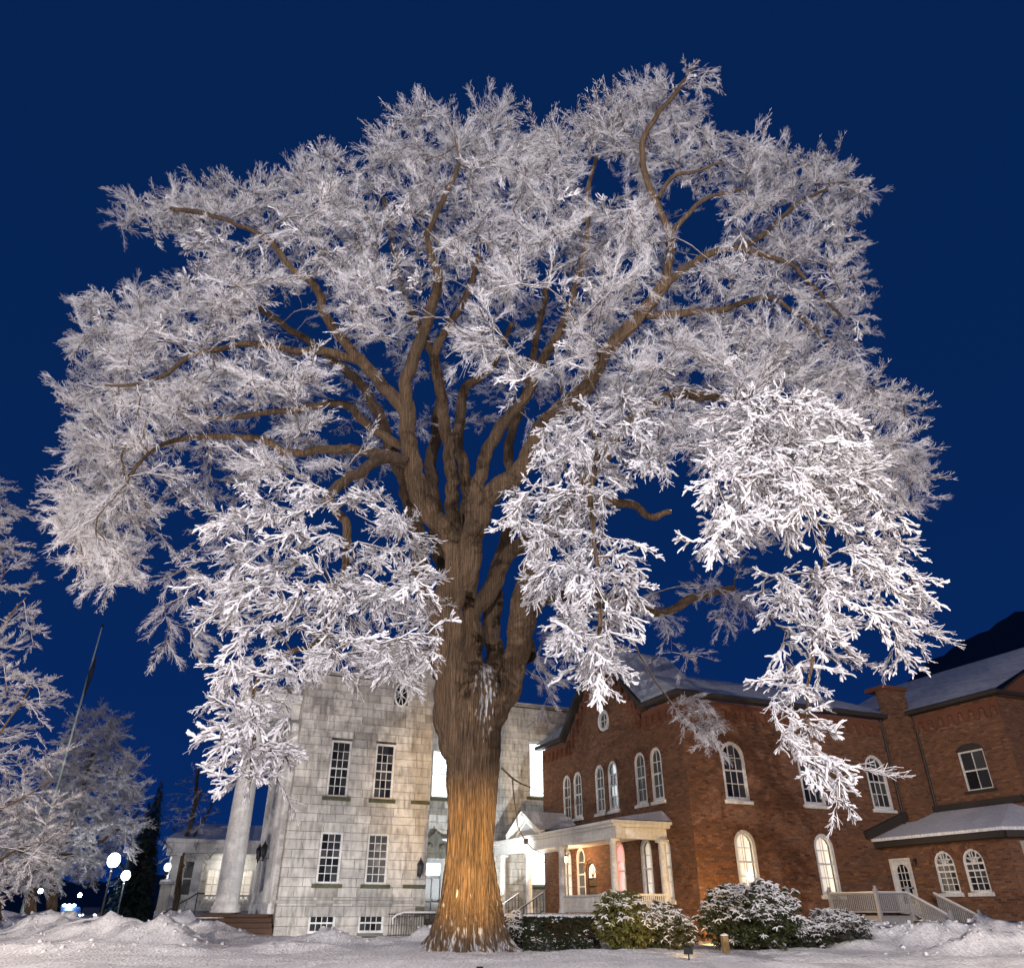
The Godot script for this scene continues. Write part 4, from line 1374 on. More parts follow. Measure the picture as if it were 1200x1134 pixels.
# ---------------------------------------------------------------- white house beyond the portico
func white_house() -> void:
	var t := thing("white_house", "white clapboard house with square pillared porch and lit windows", "house", Vector3.ZERO, TURN)
	var w := MB.new()
	w.box(Vector3(1.6, 0, -76), Vector3(16, 5.2, -65.2))
	part("wall", w.mesh(M.white), t)
	for k in 14:
		var cb := MB.new()
		cb.cbox(Vector3(1.58, 1.3 + k * 0.28, -65.2), Vector3(16, 1.57 + k * 0.28, -65.15), 0.01)
		part("clapboard", cb.mesh(M.white), t)
	var en := MB.new()
	en.box(Vector3(1.1, 4.6, -66), Vector3(16, 5.2, -61.8))
	en.box(Vector3(0.9, 5.2, -66), Vector3(16, 5.45, -61.6))
	part("entablature", en.mesh(M.white), t)
	var rf := MB.new()
	rf.quad(Vector3(0.9, 5.47, -61.6), Vector3(16, 5.47, -61.6), Vector3(16, 7.0, -68), Vector3(2.5, 7.0, -68))
	rf.quad(Vector3(0.9, 5.47, -76), Vector3(0.9, 5.47, -61.6), Vector3(2.5, 7.0, -68), Vector3(2.5, 7.0, -70))
	part("snowy_roof", rf.mesh(M.snow), t)
	var fl := MB.new()
	fl.box(Vector3(1.1, 0, -65), Vector3(16, 1.1, -61.9))
	part("porch_floor", fl.mesh(M.grey), t)
	var pm := MB.new()
	pm.cbox(Vector3(-0.26, 1.1, -0.26), Vector3(0.26, 4.6, 0.26), 0.02)
	pm.box(Vector3(-0.34, 1.1, -0.34), Vector3(0.34, 1.35, 0.34))
	pm.box(Vector3(-0.34, 4.4, -0.34), Vector3(0.34, 4.599, 0.34))
	var pmesh := pm.mesh(M.white)
	for x in [1.75, 3.25, 7.4, 9.0]:
		part("pillar", pmesh, t, Transform3D(Basis.IDENTITY, Vector3(x, 0, -62.4)))
	var wx := Transform3D(XZ, Vector3(0, 0, -65.13))
	var dw := window(t, wx * Transform3D(Basis.IDENTITY, Vector3(2.95, 1.9, 0.14)), 1.0, 2.4, false, 1, 2, "grey", 0.1)
	for x in [4.6, 6.8]:
		var lw := window(t, wx * Transform3D(Basis.IDENTITY, Vector3(x, 1.7, 0.14)), 1.05, 2.1, false, 2, 4, "curtain_soft", 0.1)
		lw.position.z += 0.25
	for q in [[1.95, 3.05], [3.5, 5.2], [5.2, 7.2]]:
		var lt := MB.new()
		lt.box(Vector3(q[0], 1.95, -62.45), Vector3(q[1], 2.05, -62.35))
		lt.box(Vector3(q[0], 1.12, -62.45), Vector3(q[1], 1.22, -62.35))
		var n := int((q[1] - q[0]) / 0.28)
		for k in n:
			var a: float = lerpf(q[0], q[1], k / float(n))
			var b: float = lerpf(q[0], q[1], (k + 1) / float(n))
			lt.beam(Vector3(a, 1.22, -62.41), Vector3(b, 1.95, -62.41), 0.05, 0.05)
			lt.beam(Vector3(a, 1.95, -62.39), Vector3(b, 1.22, -62.39), 0.05, 0.05)
		part("lattice_rail", lt.mesh(M.white), t)
	var lt := thing("porch_lantern", "small lantern lighting the white house porch", "lantern", Vector3.ZERO, TURN)
	lt.position = Basis(Vector3.UP, TURN) * Vector3(5.7, 0, -64.0)
	var lc := MB.new()
	lc.box(Vector3(-0.01, 4.2, -0.01), Vector3(0.01, 4.6, 0.01))
	part("hanger", lc.mesh(M.iron), lt)
	var lg := MB.new()
	lg.lathe(Vector3.ZERO, [Vector2(0.0, 3.9), Vector2(0.1, 3.93), Vector2(0.13, 4.18), Vector2(0.0, 4.2)], 10)
	part("lamp_glass", lg.mesh(glow(Color(1, 0.95, 0.85), 6.0)), lt)
	omni(lt, Vector3(0, 4.05, 0), Color(1, 0.95, 0.86), 1.6, 0.1)
	# brick gate pier in front
	var gp := thing("gate_pier", "stubby brown stone gate pier beside the white house", "pier", at(187, 1075, -52), TURN)
	var pb := MB.new()
	pb.cbox(Vector3(-0.32, -0.3, -0.32), Vector3(0.32, 1.75, 0.32), 0.03)
	part("shaft", pb.mesh(M.stone[4]), gp)
	var pc := MB.new()
	pc.cbox(Vector3(-0.42, 1.75, -0.42), Vector3(0.42, 1.9, 0.42), 0.03)
	part("cap", pc.mesh(M.stone[3]), gp)
	var ps := MB.new()
	ps.blob(Vector3(0, 1.94, 0), Vector3(0.4, 0.1, 0.4), 1.0, 6, 12, 0.2)
	part("cap_snow", ps.mesh(M.snow_plain), gp)

# ---------------------------------------------------------------- trees
var bn := FastNoiseLite.new()
func smooth_path(raw: Array, step: float) -> Array:
	# raw: [Vector3, radius]; Catmull-Rom, resampled
	var out := []
	for i in raw.size() - 1:
		var p0: Vector3 = raw[maxi(i - 1, 0)][0]
		var p1: Vector3 = raw[i][0]
		var p2: Vector3 = raw[i + 1][0]
		var p3: Vector3 = raw[mini(i + 2, raw.size() - 1)][0]
		var n := maxi(1, int(ceil(p1.distance_to(p2) / step)))
		for k in n:
			var t := k / float(n)
			out.append([p1.cubic_interpolate(p2, p0, p3, t), lerpf(raw[i][1], raw[i + 1][1], t)])
	out.append(raw[raw.size() - 1])
	return out
func bark_color(p: Vector3) -> Color:
	var k := 0.85 + 0.5 * bn.get_noise_3dv(p * 1.3) + 0.4 * bn.get_noise_3dv(p * 9.0 + Vector3(40, 0, 0))
	return Color(0.255 * k, 0.164 * k, 0.096 * k)
# tube whose skin is furrowed along its length
func bark_tube(m: MB, path: Array, sides: int, furrow: float, ridge: float, snow_fn = null, flare = null) -> void:
	var base := m.v.size()
	var np := path.size()
	var s := Vector3.RIGHT
	var along := 0.0
	for k in np:
		var p: Vector3 = path[k][0]
		var r: float = path[k][1]
		var t: Vector3 = (path[mini(k + 1, np - 1)][0] - path[maxi(k - 1, 0)][0]).normalized()
		s = (s - t * s.dot(t))
		if s.length() < 0.05: s = t.cross(Vector3.FORWARD)
		s = s.normalized()
		var u := s.cross(t)
		if k > 0: along += p.distance_to(path[k - 1][0])
		for q in sides:
			var a := TAU * q / sides
			var rr := r
			if flare != null: rr = flare.call(r, a, p.y)
			var cs := Vector3(cos(a) * rr / ridge, sin(a) * rr / ridge, along * 0.28 + p.x)
			var w := bn.get_noise_3dv(cs * 100.0)
			var w2 := bn.get_noise_3d(cs.x * 38.0, cs.y * 38.0, along * 45.0)
			var d := s * cos(a) + u * sin(a)
			rr += furrow * (1.0 - 2.2 * absf(w)) + furrow * 1.2 * w2
			var vp := p + d * rr
			m.col = bark_color(vp * Vector3(1, 0.25, 1))
			if snow_fn != null and snow_fn.call(vp, w, d): m.col = Color(0.82, 0.82, 0.84)
			m.vert(vp, d)
	for k in np - 1:
		for q in sides:
			var q2 := (q + 1) % sides
			var a0 := base + k * sides + q
			var a1 := base + k * sides + q2
			m.idx(a0, a1 + sides, a1); m.idx(a0, a0 + sides, a1 + sides)
	# normals from the furrowed surface
	for k in np:
		for q in sides:
			var i := base + k * sides + q
			var e1: Vector3 = m.v[base + k * sides + (q + 1) % sides] - m.v[base + k * sides + (q + sides - 1) % sides]
			var e2: Vector3 = m.v[base + mini(k + 1, np - 1) * sides + q] - m.v[base + maxi(k - 1, 0) * sides + q]
			var nn := e1.cross(e2).normalized()
			if nn.dot(m.n[i]) < 0: nn = -nn
			m.n[i] = nn

# a spray of frosted twigs along +x, lying roughly flat: crooked axis, shoots at uneven places
func spray(seed_: int, fat: float, droop: float, shoots: int) -> ArrayMesh:
	var r := RandomNumberGenerator.new()
	r.seed = seed_
	var f := MB.new()
	var wd := MB.new()
	var ax := PackedVector3Array()
	var ar := PackedFloat32Array()
	var wz := 0.0
	var wy := 0.0
	var vz := 0.0
	var thin := fat < 0.5
	var hair := fat < 0.0
	var whip := thin and seed_ % 2 == 1                # long straggling shoots, or a short bushy spray
	var ln := 0.88 if whip else (0.66 if thin else 0.60)
	for k in 8:
		var t := k / 7.0
		vz = vz * 0.5 + r.randf_range(-0.055, 0.055)
		wz += vz
		wy += r.randf_range(-0.04, 0.04)
		ax.append(Vector3(t * ln, wy - droop * t * t, wz))
		ar.append((lerpf(0.005, 0.003, t) if hair else lerpf(0.0095, 0.006, t) if thin else lerpf(0.024, 0.017, t)) * r.randf_range(0.8, 1.2))
	var sides := 3 if thin else 5
	f.col = Color.WHITE
	f.tube(ax, ar, sides)
	var wa := PackedVector3Array()
	var wr := PackedFloat32Array()
	for k in 8:
		wa.append(ax[k] - Vector3(0, ar[k] * 0.8, 0)); wr.append(0.008 if thin else 0.013)
	wd.tube(wa, wr, 3)
	for k in shoots:
		var t := pow(r.randf(), 0.85) * 0.98
		var i := mini(int(t * 7), 6)
		var o: Vector3 = ax[i].lerp(ax[i + 1], t * 7 - i)
		var an := r.randf_range(0.15, 0.75) if whip else r.randf_range(0.25, 1.25)
		var roll := r.randf_range(0, TAU)
		var l := (r.randf_range(0.12, 0.45) if whip else r.randf_range(0.08, 0.30) if thin else r.randf_range(0.08, 0.28)) * (1.1 - 0.5 * t)
		var d := Vector3(cos(an), sin(an) * sin(roll) * 0.6, sin(an) * cos(roll)).normalized()
		var mid := o + d * l * 0.5 + Vector3(0, r.randf_range(-0.02, 0.03), r.randf_range(-0.03, 0.03))
		var e := mid + d * l * 0.5 + Vector3(r.randf_range(0.0, 0.06), r.randf_range(-0.06, 0.04) - droop * 0.12, r.randf_range(-0.06, 0.06))
		var rr := r.randf_range(0.0022, 0.0036) if hair else r.randf_range(0.0048, 0.0082) if thin else r.randf_range(0.014, 0.026)
		var g := r.randf_range(0.86, 1.0)
		f.col = Color(g, g, g)
		if thin:
			f.tube(PackedVector3Array([o, mid, e]), PackedFloat32Array([rr * 0.9, rr * r.randf_range(0.8, 1.2), rr * 0.7]), 3)
		else:
			f.tube(PackedVector3Array([o, o.lerp(mid, 0.55), mid, mid.lerp(e, 0.5), e]), PackedFloat32Array([rr * 0.7, rr * r.randf_range(0.9, 1.3), rr * r.randf_range(0.7, 1.1), rr * r.randf_range(0.8, 1.3), rr * 0.6]), sides)
		var dn := Vector3(0, rr * 0.9, 0)
		wd.tube(PackedVector3Array([o - dn, mid - dn, e - dn]), PackedFloat32Array([0.0065, 0.0055, 0.003] if thin else [0.011, 0.009, 0.006]), 3)
		for q in (5 if hair else 4 if thin else 2):
			var b := o.lerp(mid, r.randf_range(0.4, 1.0)) if r.randf() < 0.4 else mid.lerp(e, r.randf())
			var d2 := (d + Vector3(r.randf_range(-0.6, 0.9), r.randf_range(-0.6, 0.5), r.randf_range(-0.9, 0.9))).normalized()
			var l2 := r.randf_range(0.05, 0.16)
			if thin:
				f.tube(PackedVector3Array([b, b + d2 * l2]), PackedFloat32Array([rr * 0.9, rr * 0.65]), 3)
			else:
				f.tube(PackedVector3Array([b, b + d2 * l2 * 0.6 + Vector3(0, 0.01, 0), b + d2 * l2]), PackedFloat32Array([rr * 0.75, rr * 0.9, rr * 0.6]), 5)
	var m := f.mesh(M.frost)
	if not hair: wd.add_to(m, M.twig)
	return m

var hair_sprays := []
var thin_sprays := []
var fat_sprays := []
# limbs: arrays of [px, py, z, half width in px]; layers: where twig ends are scattered
func tree(called: String, label: String, group: String, base: Vector3, limbs: Array, layers: Array, holes: Array, thick := 1.0, limb_sides := 14) -> Node3D:
	var t := thing(called, label, "tree", base, 0.0, group)
	var npos := PackedVector3Array()
	var npar := PackedInt32Array()
	var nlen := PackedFloat32Array()
	var nrad := PackedFloat32Array()
	for L in limbs:
		var raw := []
		for q in L:
			var p := at(q[0], q[1], q[2])
			raw.append([p, q[3] * depth(p) / FPX])
		var thickest: float = raw[0][1]
		var path := smooth_path(raw, 0.16 if thickest > 0.15 else 0.3)
		var m := MB.new()
		var loc := []
		for k in path.size():
			var r: float = path[k][1]
			var p: Vector3 = path[k][0] + Vector3(bn.get_noise_1d(k * (7.0 if thickest > 0.15 else 13.0) + path[0][0].x * 50), bn.get_noise_1d(k * (7.0 if thickest > 0.15 else 13.0) + 900 + path[0][0].x * 50), 0) * minf(0.4, 0.14 + r * 0.3) * minf(1.0, k / 6.0)
			loc.append([p - base, r])
			npos.append(p); npar.append(-1); nlen.append(0.0); nrad.append(r)
		bark_tube(m, loc, clampi(int(thickest * 190.0), limb_sides, 84), minf(0.05, loc[0][1] * 0.14), 0.11)
		part("limb", m.mesh(M.bark), t)
		# snow lying along the upper side
		var sn := MB.new()
		var sp := PackedVector3Array()
		var sr := PackedFloat32Array()
		for k in loc.size():
			var dir: Vector3 = (loc[mini(k + 1, loc.size() - 1)][0] - loc[maxi(k - 1, 0)][0]).normalized()
			var flat := 1.0 - absf(dir.y)
			if loc[0][1] > 0.04 and flat > 0.22 and bn.get_noise_1d(k * 30.0 + loc[0][0].x * 9) > -0.28:
				sp.append(loc[k][0] + Vector3(0, loc[k][1] * 0.78, 0)); sr.append(maxf(0.025, loc[k][1] * 0.62) * (0.75 + 0.5 * absf(bn.get_noise_1d(k * 55.0))))
			elif sp.size():
				if sp.size() > 2: sn.tube(sp, sr, 7, 0.55)
				sp = PackedVector3Array(); sr = PackedFloat32Array()
		if sp.size() > 2: sn.tube(sp, sr, 7, 0.55)
		if sn.v.size(): part("limb_snow", sn.mesh(M.snow_plain), t)
	# scatter twig ends
	var tips := []
	for ly in layers:
		var poly: PackedVector2Array = ly.poly
		var lo := Vector2(1e9, 1e9)
		var hi := -lo
		for p in poly:
			lo = lo.min(p); hi = hi.max(p)
		var y := lo.y
		while y < hi.y:
			var x := lo.x
			while x < hi.x:
				var p := Vector2(x + rnd(-0.6, 0.6) * ly.step, y + rnd(-0.6, 0.6) * ly.step)
				x += ly.step
				if not Geometry2D.is_point_in_polygon(p, poly) or rng.randf() > ly.get("keep", 1.0):
					continue
				var bad := false
				for h in holes:
					if (h.size() < 4 or h[3].contains(ly.get("name", "x"))) and p.distance_to(Vector2(h[0], h[1])) < h[2] * rnd(0.8, 1.15):
						bad = true
						break
				if bad: continue
				var z: float
				if ly.has("shell"):
					var e: Array = ly.shell       # centre, radii, z centre, z radius, side
					var q := pow((p.x - e[0]) / e[2], 2) + pow((p.y - e[1]) / e[3], 2)
					z = e[4] + e[5] * sqrt(maxf(0.0, 1.0 - q)) * (rnd(-1, 1) if e[6] == 0 else e[6] * rnd(0.75, 1.0)) + rnd(-1.2, 1.2)
				else:
					z = ly.z + rnd(-1, 1) * ly.dz
				if ly.has("clear"):
					for L in limbs:
						for k in L.size() - 1:
							var c0 := Vector2(L[k][0], L[k][1])
							var c1 := Vector2(L[k + 1][0], L[k + 1][1])
							var cp := Geometry2D.get_closest_point_to_segment(p, c0, c1)
							if z > L[k][2] - 0.5 and p.distance_to(cp) < L[k][3] + ly.clear:
								bad = true
				if bad and rng.randf() < 0.85: continue
				var w := at(p.x, p.y, z)
				var cap: float = ly.get("cap", 28.0) + rnd(-1.5, 1.5)
				if w.y > cap:
					w = EYE + (w - EYE) * ((cap - EYE.y) / (w.y - EYE.y))
				tips.append([w, ly])
			y += ly.step
	# nearer ones first, so that far ones grow from them
	for tp in tips:
		var best := 1e9
		for k in npos.size():
			best = minf(best, npos[k].distance_squared_to(tp[0]))
		tp.append(best)
	tips.sort_custom(func(a, b): return a[2] < b[2])
	var brs := []
	var xthin := []
	var cthin := []
	for i in thin_sprays.size(): xthin.append([]); cthin.append([])
	var xhair := []
	var chair := []
	for i in hair_sprays.size(): xhair.append([]); chair.append([])
	var xfat := []
	var cfat := []
	for i in fat_sprays.size(): xfat.append([]); cfat.append([])
	var first := npos.size()
	for tp in tips:
		var w: Vector3 = tp[0]
		var ly: Dictionary = tp[1]
		var bi := -1
		var bc := 1e9
		var hang: float = ly.get("hang", 0.0)
		for k in npos.size():
			var q := npos[k]
			var d := q.distance_to(w)
			if d >= bc: continue
			var c := d + nlen[k] * 0.10 + hang * maxf(0.0, w.y - q.y + 0.1)
			if c < bc:
				bc = c; bi = k
		var a := npos[bi]
		var dist := a.distance_to(w)
		var n := clampi(int(dist / 0.42) + 1, 2, 24)
		var dir0 := Vector3.ZERO
		if npar[bi] >= 0: dir0 = (a - npos[npar[bi]]).normalized()
		var ctrl := a.lerp(w, 0.5) + dir0 * dist * 0.22 + Vector3(rnd(-0.1, 0.1), 0.10 + 0.25 * hang * 0.4, rnd(-0.1, 0.1)) * dist
		var ids := [bi]
		for k in range(1, n + 1):
			var s := k / float(n)
			var p := a.lerp(ctrl, s).lerp(ctrl.lerp(w, s), s)
			if k < n: p += Vector3(rnd(-1, 1), rnd(-1, 1), rnd(-1, 1)) * 0.03
			npar.append(ids[-1]); nlen.append(nlen[ids[-1]] + dist / n)
			ids.append(npos.size())
			npos.append(p)
			nrad.append(0.0)
		brs.append(ids)
		# sprays on the outer part of the new branch
		var outd := (w - a).normalized()
		var cnt: int = ly.get("sprays", 6)
		for k in cnt:
			var s := rnd(0.35, 1.0) if k > 0 else 1.0
			var p := npos[ids[clampi(int(s * n), 1, n)]]
			var d := (outd * rnd(0.2, 0.9) + Vector3(rnd(-1, 1), rnd(-0.55, 0.45) + ly.get("lift", 0.12), rnd(-1, 1)))
			if ly.has("lean"): d += ly.lean * rnd(0.3, 1.0)
			d = d.normalized()
			var side := d.cross(Vector3.UP)
			if side.length() < 0.1: side = Vector3.RIGHT
			side = side.normalized()
			var bs := Basis(d, side.cross(d), side).rotated(d, rnd(-0.6, 0.6)).scaled(Vector3.ONE * (rnd(0.65, 1.3) * float(ly.get("size", 1.0))))
			var tip := to_pixel(p + d * 0.45)
			var off := false
			for h in holes:
				if (h.size() < 4 or h[3].contains(ly.get("name", "x"))) and tip.distance_to(Vector2(h[0], h[1])) < h[2]:
					off = true
					break
			if not off and ly.has("clear"):
				for L in limbs:
					for j in L.size() - 1:
						if p.z > L[j][2] - 0.5 and tip.distance_to(Geometry2D.get_closest_point_to_segment(tip, Vector2(L[j][0], L[j][1]), Vector2(L[j + 1][0], L[j + 1][1]))) < L[j][3] + ly.clear * 0.75:
							off = true
			if off and rng.randf() < 0.8: continue
			var g := rnd(0.86, 1.0)
			var col := Color(g, g * 0.99, g)
			if rng.randf() < ly.get("hair", 0.0):
				var v := rng.randi() % hair_sprays.size()
				xhair[v].append(Transform3D(bs, p - base)); chair[v].append(col)
			elif rng.randf() < ly.get("fat", 0.0):
				var v := rng.randi() % fat_sprays.size()
				xfat[v].append(Transform3D(bs, p - base)); cfat[v].append(col)
			else:
				var v := rng.randi() % thin_sprays.size()
				xthin[v].append(Transform3D(bs, p - base)); cthin[v].append(col)
	# pipe model for the branch radii
	var load_ := PackedFloat32Array()
	load_.resize(npos.size())
	for k in range(npos.size() - 1, first - 1, -1):
		load_[k] += 0.35
		if npar[k] >= 0: load_[npar[k]] += load_[k]
	var bm := MB.new()
	var bs2 := MB.new()
	for ids in brs:
		var pts := PackedVector3Array()
		var rad := PackedFloat32Array()
		for k in ids.size():
			var i: int = ids[k]
			pts.append(npos[i] - base)
			var r := (0.007 + 0.0042 * sqrt(load_[i])) * thick
			if k == 0: r = (0.007 + 0.0042 * sqrt(load_[ids[1]])) * thick
			rad.append(minf(r, 0.12))
		bm.col = bark_color(npos[ids[0]])
		bm.tube(pts, rad, 5)
		var sp := PackedVector3Array()
		var sr := PackedFloat32Array()
		for k in pts.size():
			sp.append(pts[k] + Vector3(0, rad[k] * 0.7 + 0.004, 0)); sr.append(rad[k] * 0.55 + 0.006)
		bs2.tube(sp, sr, 4)
	if brs.size():
		part("branches", bm.mesh(M.bark), t).set_meta("kind", "stuff")
		part("branch_snow", bs2.mesh(M.snow_plain), t).set_meta("kind", "stuff")
	var total := 0
	for v in xthin.size():
		total += xthin[v].size()
		if xthin[v].size(): many("crown", thin_sprays[v], xthin[v], cthin[v], t)
	for v in xhair.size():
		total += xhair[v].size()
		if xhair[v].size(): many("crown", hair_sprays[v], xhair[v], chair[v], t)
	for v in xfat.size():
		total += xfat[v].size()
		if xfat[v].size(): many("crown", fat_sprays[v], xfat[v], cfat[v], t)
	print(called, " tips ", tips.size(), " sprays ", total, " nodes ", npos.size())
	return t

func P2(a: Array) -> PackedVector2Array:
	var o := PackedVector2Array()
	for k in range(0, a.size(), 2):
		o.append(Vector2(a[k], a[k + 1]))
	return o

func elm() -> void:
	bn.seed = 8
	bn.frequency = 0.01
	bn.fractal_octaves = 3
	for i in 8: thin_sprays.append(spray(100 + i, 0.0, 0.02 + 0.05 * (i % 3), 13))
	for i in 5: hair_sprays.append(spray(301 + i * 2, -0.5, 0.03 + 0.05 * (i % 3), 20))
	for i in 6: fat_sprays.append(spray(200 + i, 1.0, 0.05 + 0.07 * (i % 3), 7))
	var base := at(545, 1113, -27)
	base.y = 0.0
	var limbs := [
		[[548, 960, -27.1, 10], [541, 890, -26.9, 18], [530, 820, -26.5, 20], [522, 760, -26.4, 20], [527, 710, -26.2, 18], [539, 664, -26, 15]],
		[[537, 690, -26.1, 14], [526, 635, -25.6, 11], [511, 606, -25, 10.5], [488, 562, -24.4, 10], [477, 522, -23.8, 9], [476, 470, -23, 8.2]],
		[[476, 486, -23.2, 7], [479, 445, -22.4, 6.4], [491, 397, -21.4, 6], [511, 346, -20.2, 5.0], [516, 322, -19.6, 4.3], [508, 300, -19, 3.4], [500, 270, -18.3, 2.8], [520, 230, -17.6, 2.2], [540, 190, -17, 1.6]],
		[[477, 484, -23.2, 7], [458, 458, -22.6, 6.5], [438, 437, -22, 6.1], [416, 419, -21.5, 5.4], [396, 394, -21, 4.9], [383, 372, -20.5, 4.4], [377, 345, -20, 3.8], [364, 328, -19.6, 3.3], [338, 313, -19.2, 2.8], [320, 287, -18.8, 2.6], [297, 273, -18.6, 2.2], [263, 256, -18.4, 1.8], [200, 245, -18, 1.2]],
		[[420, 423, -21.6, 4.4], [376, 410, -21, 4.4], [350, 410, -20.6, 4.0], [300, 402, -20, 3.6], [263, 407, -19.6, 3.0], [223, 418, -19.2, 2.4], [197, 437, -19, 2.0], [160, 450, -18.6, 1.4], [120, 450, -18.4, 1.0]],
		[[541, 690, -26.2, 13], [552, 635, -25.4, 11.5], [563, 612, -24.6, 11], [579, 574, -23.8, 10.3], [610, 547, -22.8, 9.6], [632, 508, -21.8, 9], [652, 484, -21, 8.2], [690, 450, -20.4, 7.2], [722, 400, -19.8, 6.5], [750, 368, -19.3, 6.0], [783, 328, -18.6, 5.3]],
		[[779, 334, -18.7, 5], [785, 300, -18.3, 4.4], [785, 272, -18, 4.0], [775, 245, -17.8, 3.6], [756, 206, -17.4, 3.2], [753, 166, -17, 2.7], [775, 127, -16.7, 2.2], [797, 101, -16.5, 1.7], [820, 70, -16.3, 1.1]],
		[[785, 274, -18, 3], [812, 246, -18, 2.6], [832, 233, -18, 2.1], [870, 220, -18.3, 1.4]],
		[[771, 232, -17.8, 2.6], [790, 206, -17.8, 2.2], [816, 202, -17.8, 1.7], [850, 190, -17.8, 1.1]],
		[[780, 332, -18.7, 4.2], [819, 305, -18.9, 3.7], [859, 291, -19.1, 3.2], [892, 277, -19.3, 2.6], [940, 235, -19.5, 1.8], [985, 215, -20, 1.1]],
		[[866, 290, -19.1, 3], [924, 309, -19.3, 2.5], [953, 338, -19.5, 2], [985, 370, -20, 1.2]],
		[[748, 370, -19.4, 4.2], [808, 367, -19.7, 3.8], [855, 363, -20, 3.3], [873, 353, -20.2, 2.9], [902, 349, -20.4, 2.3], [931, 367, -20.6, 1.9], [970, 400, -21, 1.2]],
		[[538, 700, -26.8, 9], [535, 620, -27, 7.5], [526, 547, -27, 7], [524, 507, -26.8, 6.3], [513, 445, -26, 5.3], [515, 400, -25.5, 4.4], [545, 350, -25, 3.2], [560, 300, -24, 2.2]],
		[[545, 710, -27.5, 9], [548, 640, -27.7, 7.5], [545, 570, -27.9, 6.5], [537, 512, -28, 5.7], [541, 476, -27.8, 5], [549, 454, -27.5, 4.2], [575, 430, -27, 3.2], [600, 380, -26, 2.2]],
		[[546, 700, -27, 9], [556, 600, -26.5, 7.5], [566, 535, -26, 6.8], [597, 489, -25.5, 5.6], [615, 466, -25, 5], [640, 420, -24.3, 4.2], [670, 350, -23, 3.0], [685, 290, -22, 2.4], [690, 230, -21, 1.8], [700, 180, -20, 1.1]],
		[[553, 950, -27.3, 8], [555, 870, -27.6, 14], [552, 789, -28, 12], [555, 720, -28, 10], [568, 702, -28, 9.5], [584, 674, -28, 9], [600, 650, -28, 8.5], [640, 610, -27.5, 7.5], [680, 592, -27.2, 6], [733, 588, -27, 4.4], [765, 604, -26.5, 3.4], [787, 600, -26, 2.3]],
		[[558, 950, -27.4, 8], [570, 860, -28.2, 13], [578, 768, -29, 10], [578, 710, -29.5, 9], [588, 650, -30, 7], [600, 590, -30.5, 6], [598, 520, -31, 5], [620, 440, -31, 4], [640, 340, -30, 2.8], [650, 300, -29, 2]],
		[[556, 960, -27.2, 10], [565, 890, -27.1, 16], [580, 835, -27.15, 15.5], [592, 800, -27.1, 14.5], [603, 770, -26.9, 13.5], [611, 735, -26.5, 13], [616, 690, -26, 12], [640, 640, -25.5, 10.5], [690, 560, -24.5, 8.5], [740, 490, -23, 7], [800, 462, -21, 5.6], [860, 470, -19, 4.4], [900, 500, -17.0, 3], [925, 530, -14.6, 2.4], [935, 565, -13.8, 1.6]],
		[[640, 503, -21.6, 5], [676, 478, -19.4, 4], [700, 520, -17.6, 3], [694, 600, -17.1, 2.2], [700, 690, -16.9, 1.7], [700, 780, -16.8, 1.1]],
		[[920, 525, -15.2, 3], [955, 590, -15, 2.4], [965, 670, -15, 2], [952, 760, -15, 1.6], [945, 850, -15, 1.2], [972, 915, -15, 0.8]],
		[[616, 770, -27.4, 11], [624, 705, -28.5, 9], [680, 700, -29.5, 7], [747, 711, -30, 5], [776, 718, -30.5, 4.3], [816, 700, -31, 3.3], [860, 691, -31.5, 2.2]],
		[[482, 545, -24.3, 6], [460, 533, -23.8, 5.8], [416, 527, -23.2, 5], [383, 527, -23, 4.4], [347, 532, -22.5, 4.0], [310, 515, -22, 3.5], [250, 510, -21.5, 2.9], [217, 513, -21, 2.3], [177, 530, -20.5, 1.8], [150, 560, -20, 1.2]],
		[[474, 538, -23.7, 5.5], [448, 537, -22.6, 5.8], [420, 553, -21.3, 5.8], [398, 570, -20.3, 5.4], [386, 582, -19.6, 4.6], [403, 615, -19, 4.2], [403, 660, -18.7, 3.8], [394, 712, -18.4, 3.3], [373, 753, -18, 2.7], [330, 772, -17.6, 2.1], [300, 810, -17.4, 1.6], [296, 870, -17.2, 1.2], [290, 915, -17.1, 0.8]],
		[[476, 525, -24.8, 5], [423, 490, -25, 4.5], [400, 474, -25, 4], [367, 477, -25, 3.5], [317, 483, -24.5, 2.8], [240, 490, -24, 1.8]],
		[[588, 900, -26.6, 1.2], [603, 914, -26, 0.9], [622, 920, -25.8, 0.6], [640, 930, -25.6, 0.4]],
		[[600, 911, -26, 0.7], [606, 950, -25.8, 0.6], [616, 985, -25.6, 0.5], [640, 1003, -25.4, 0.3]],
		[[518, 790, -28, 11], [500, 690, -28.5, 9.5], [487, 620, -29, 8.2], [478, 580, -29.5, 7], [440, 480, -30, 5.2], [390, 420, -30, 3.8], [300, 360, -29, 2.3]],
		[[530, 720, -29, 8], [505, 560, -30.5, 6.5], [515, 450, -31.5, 5], [470, 330, -30, 3], [450, 230, -27, 2]]]
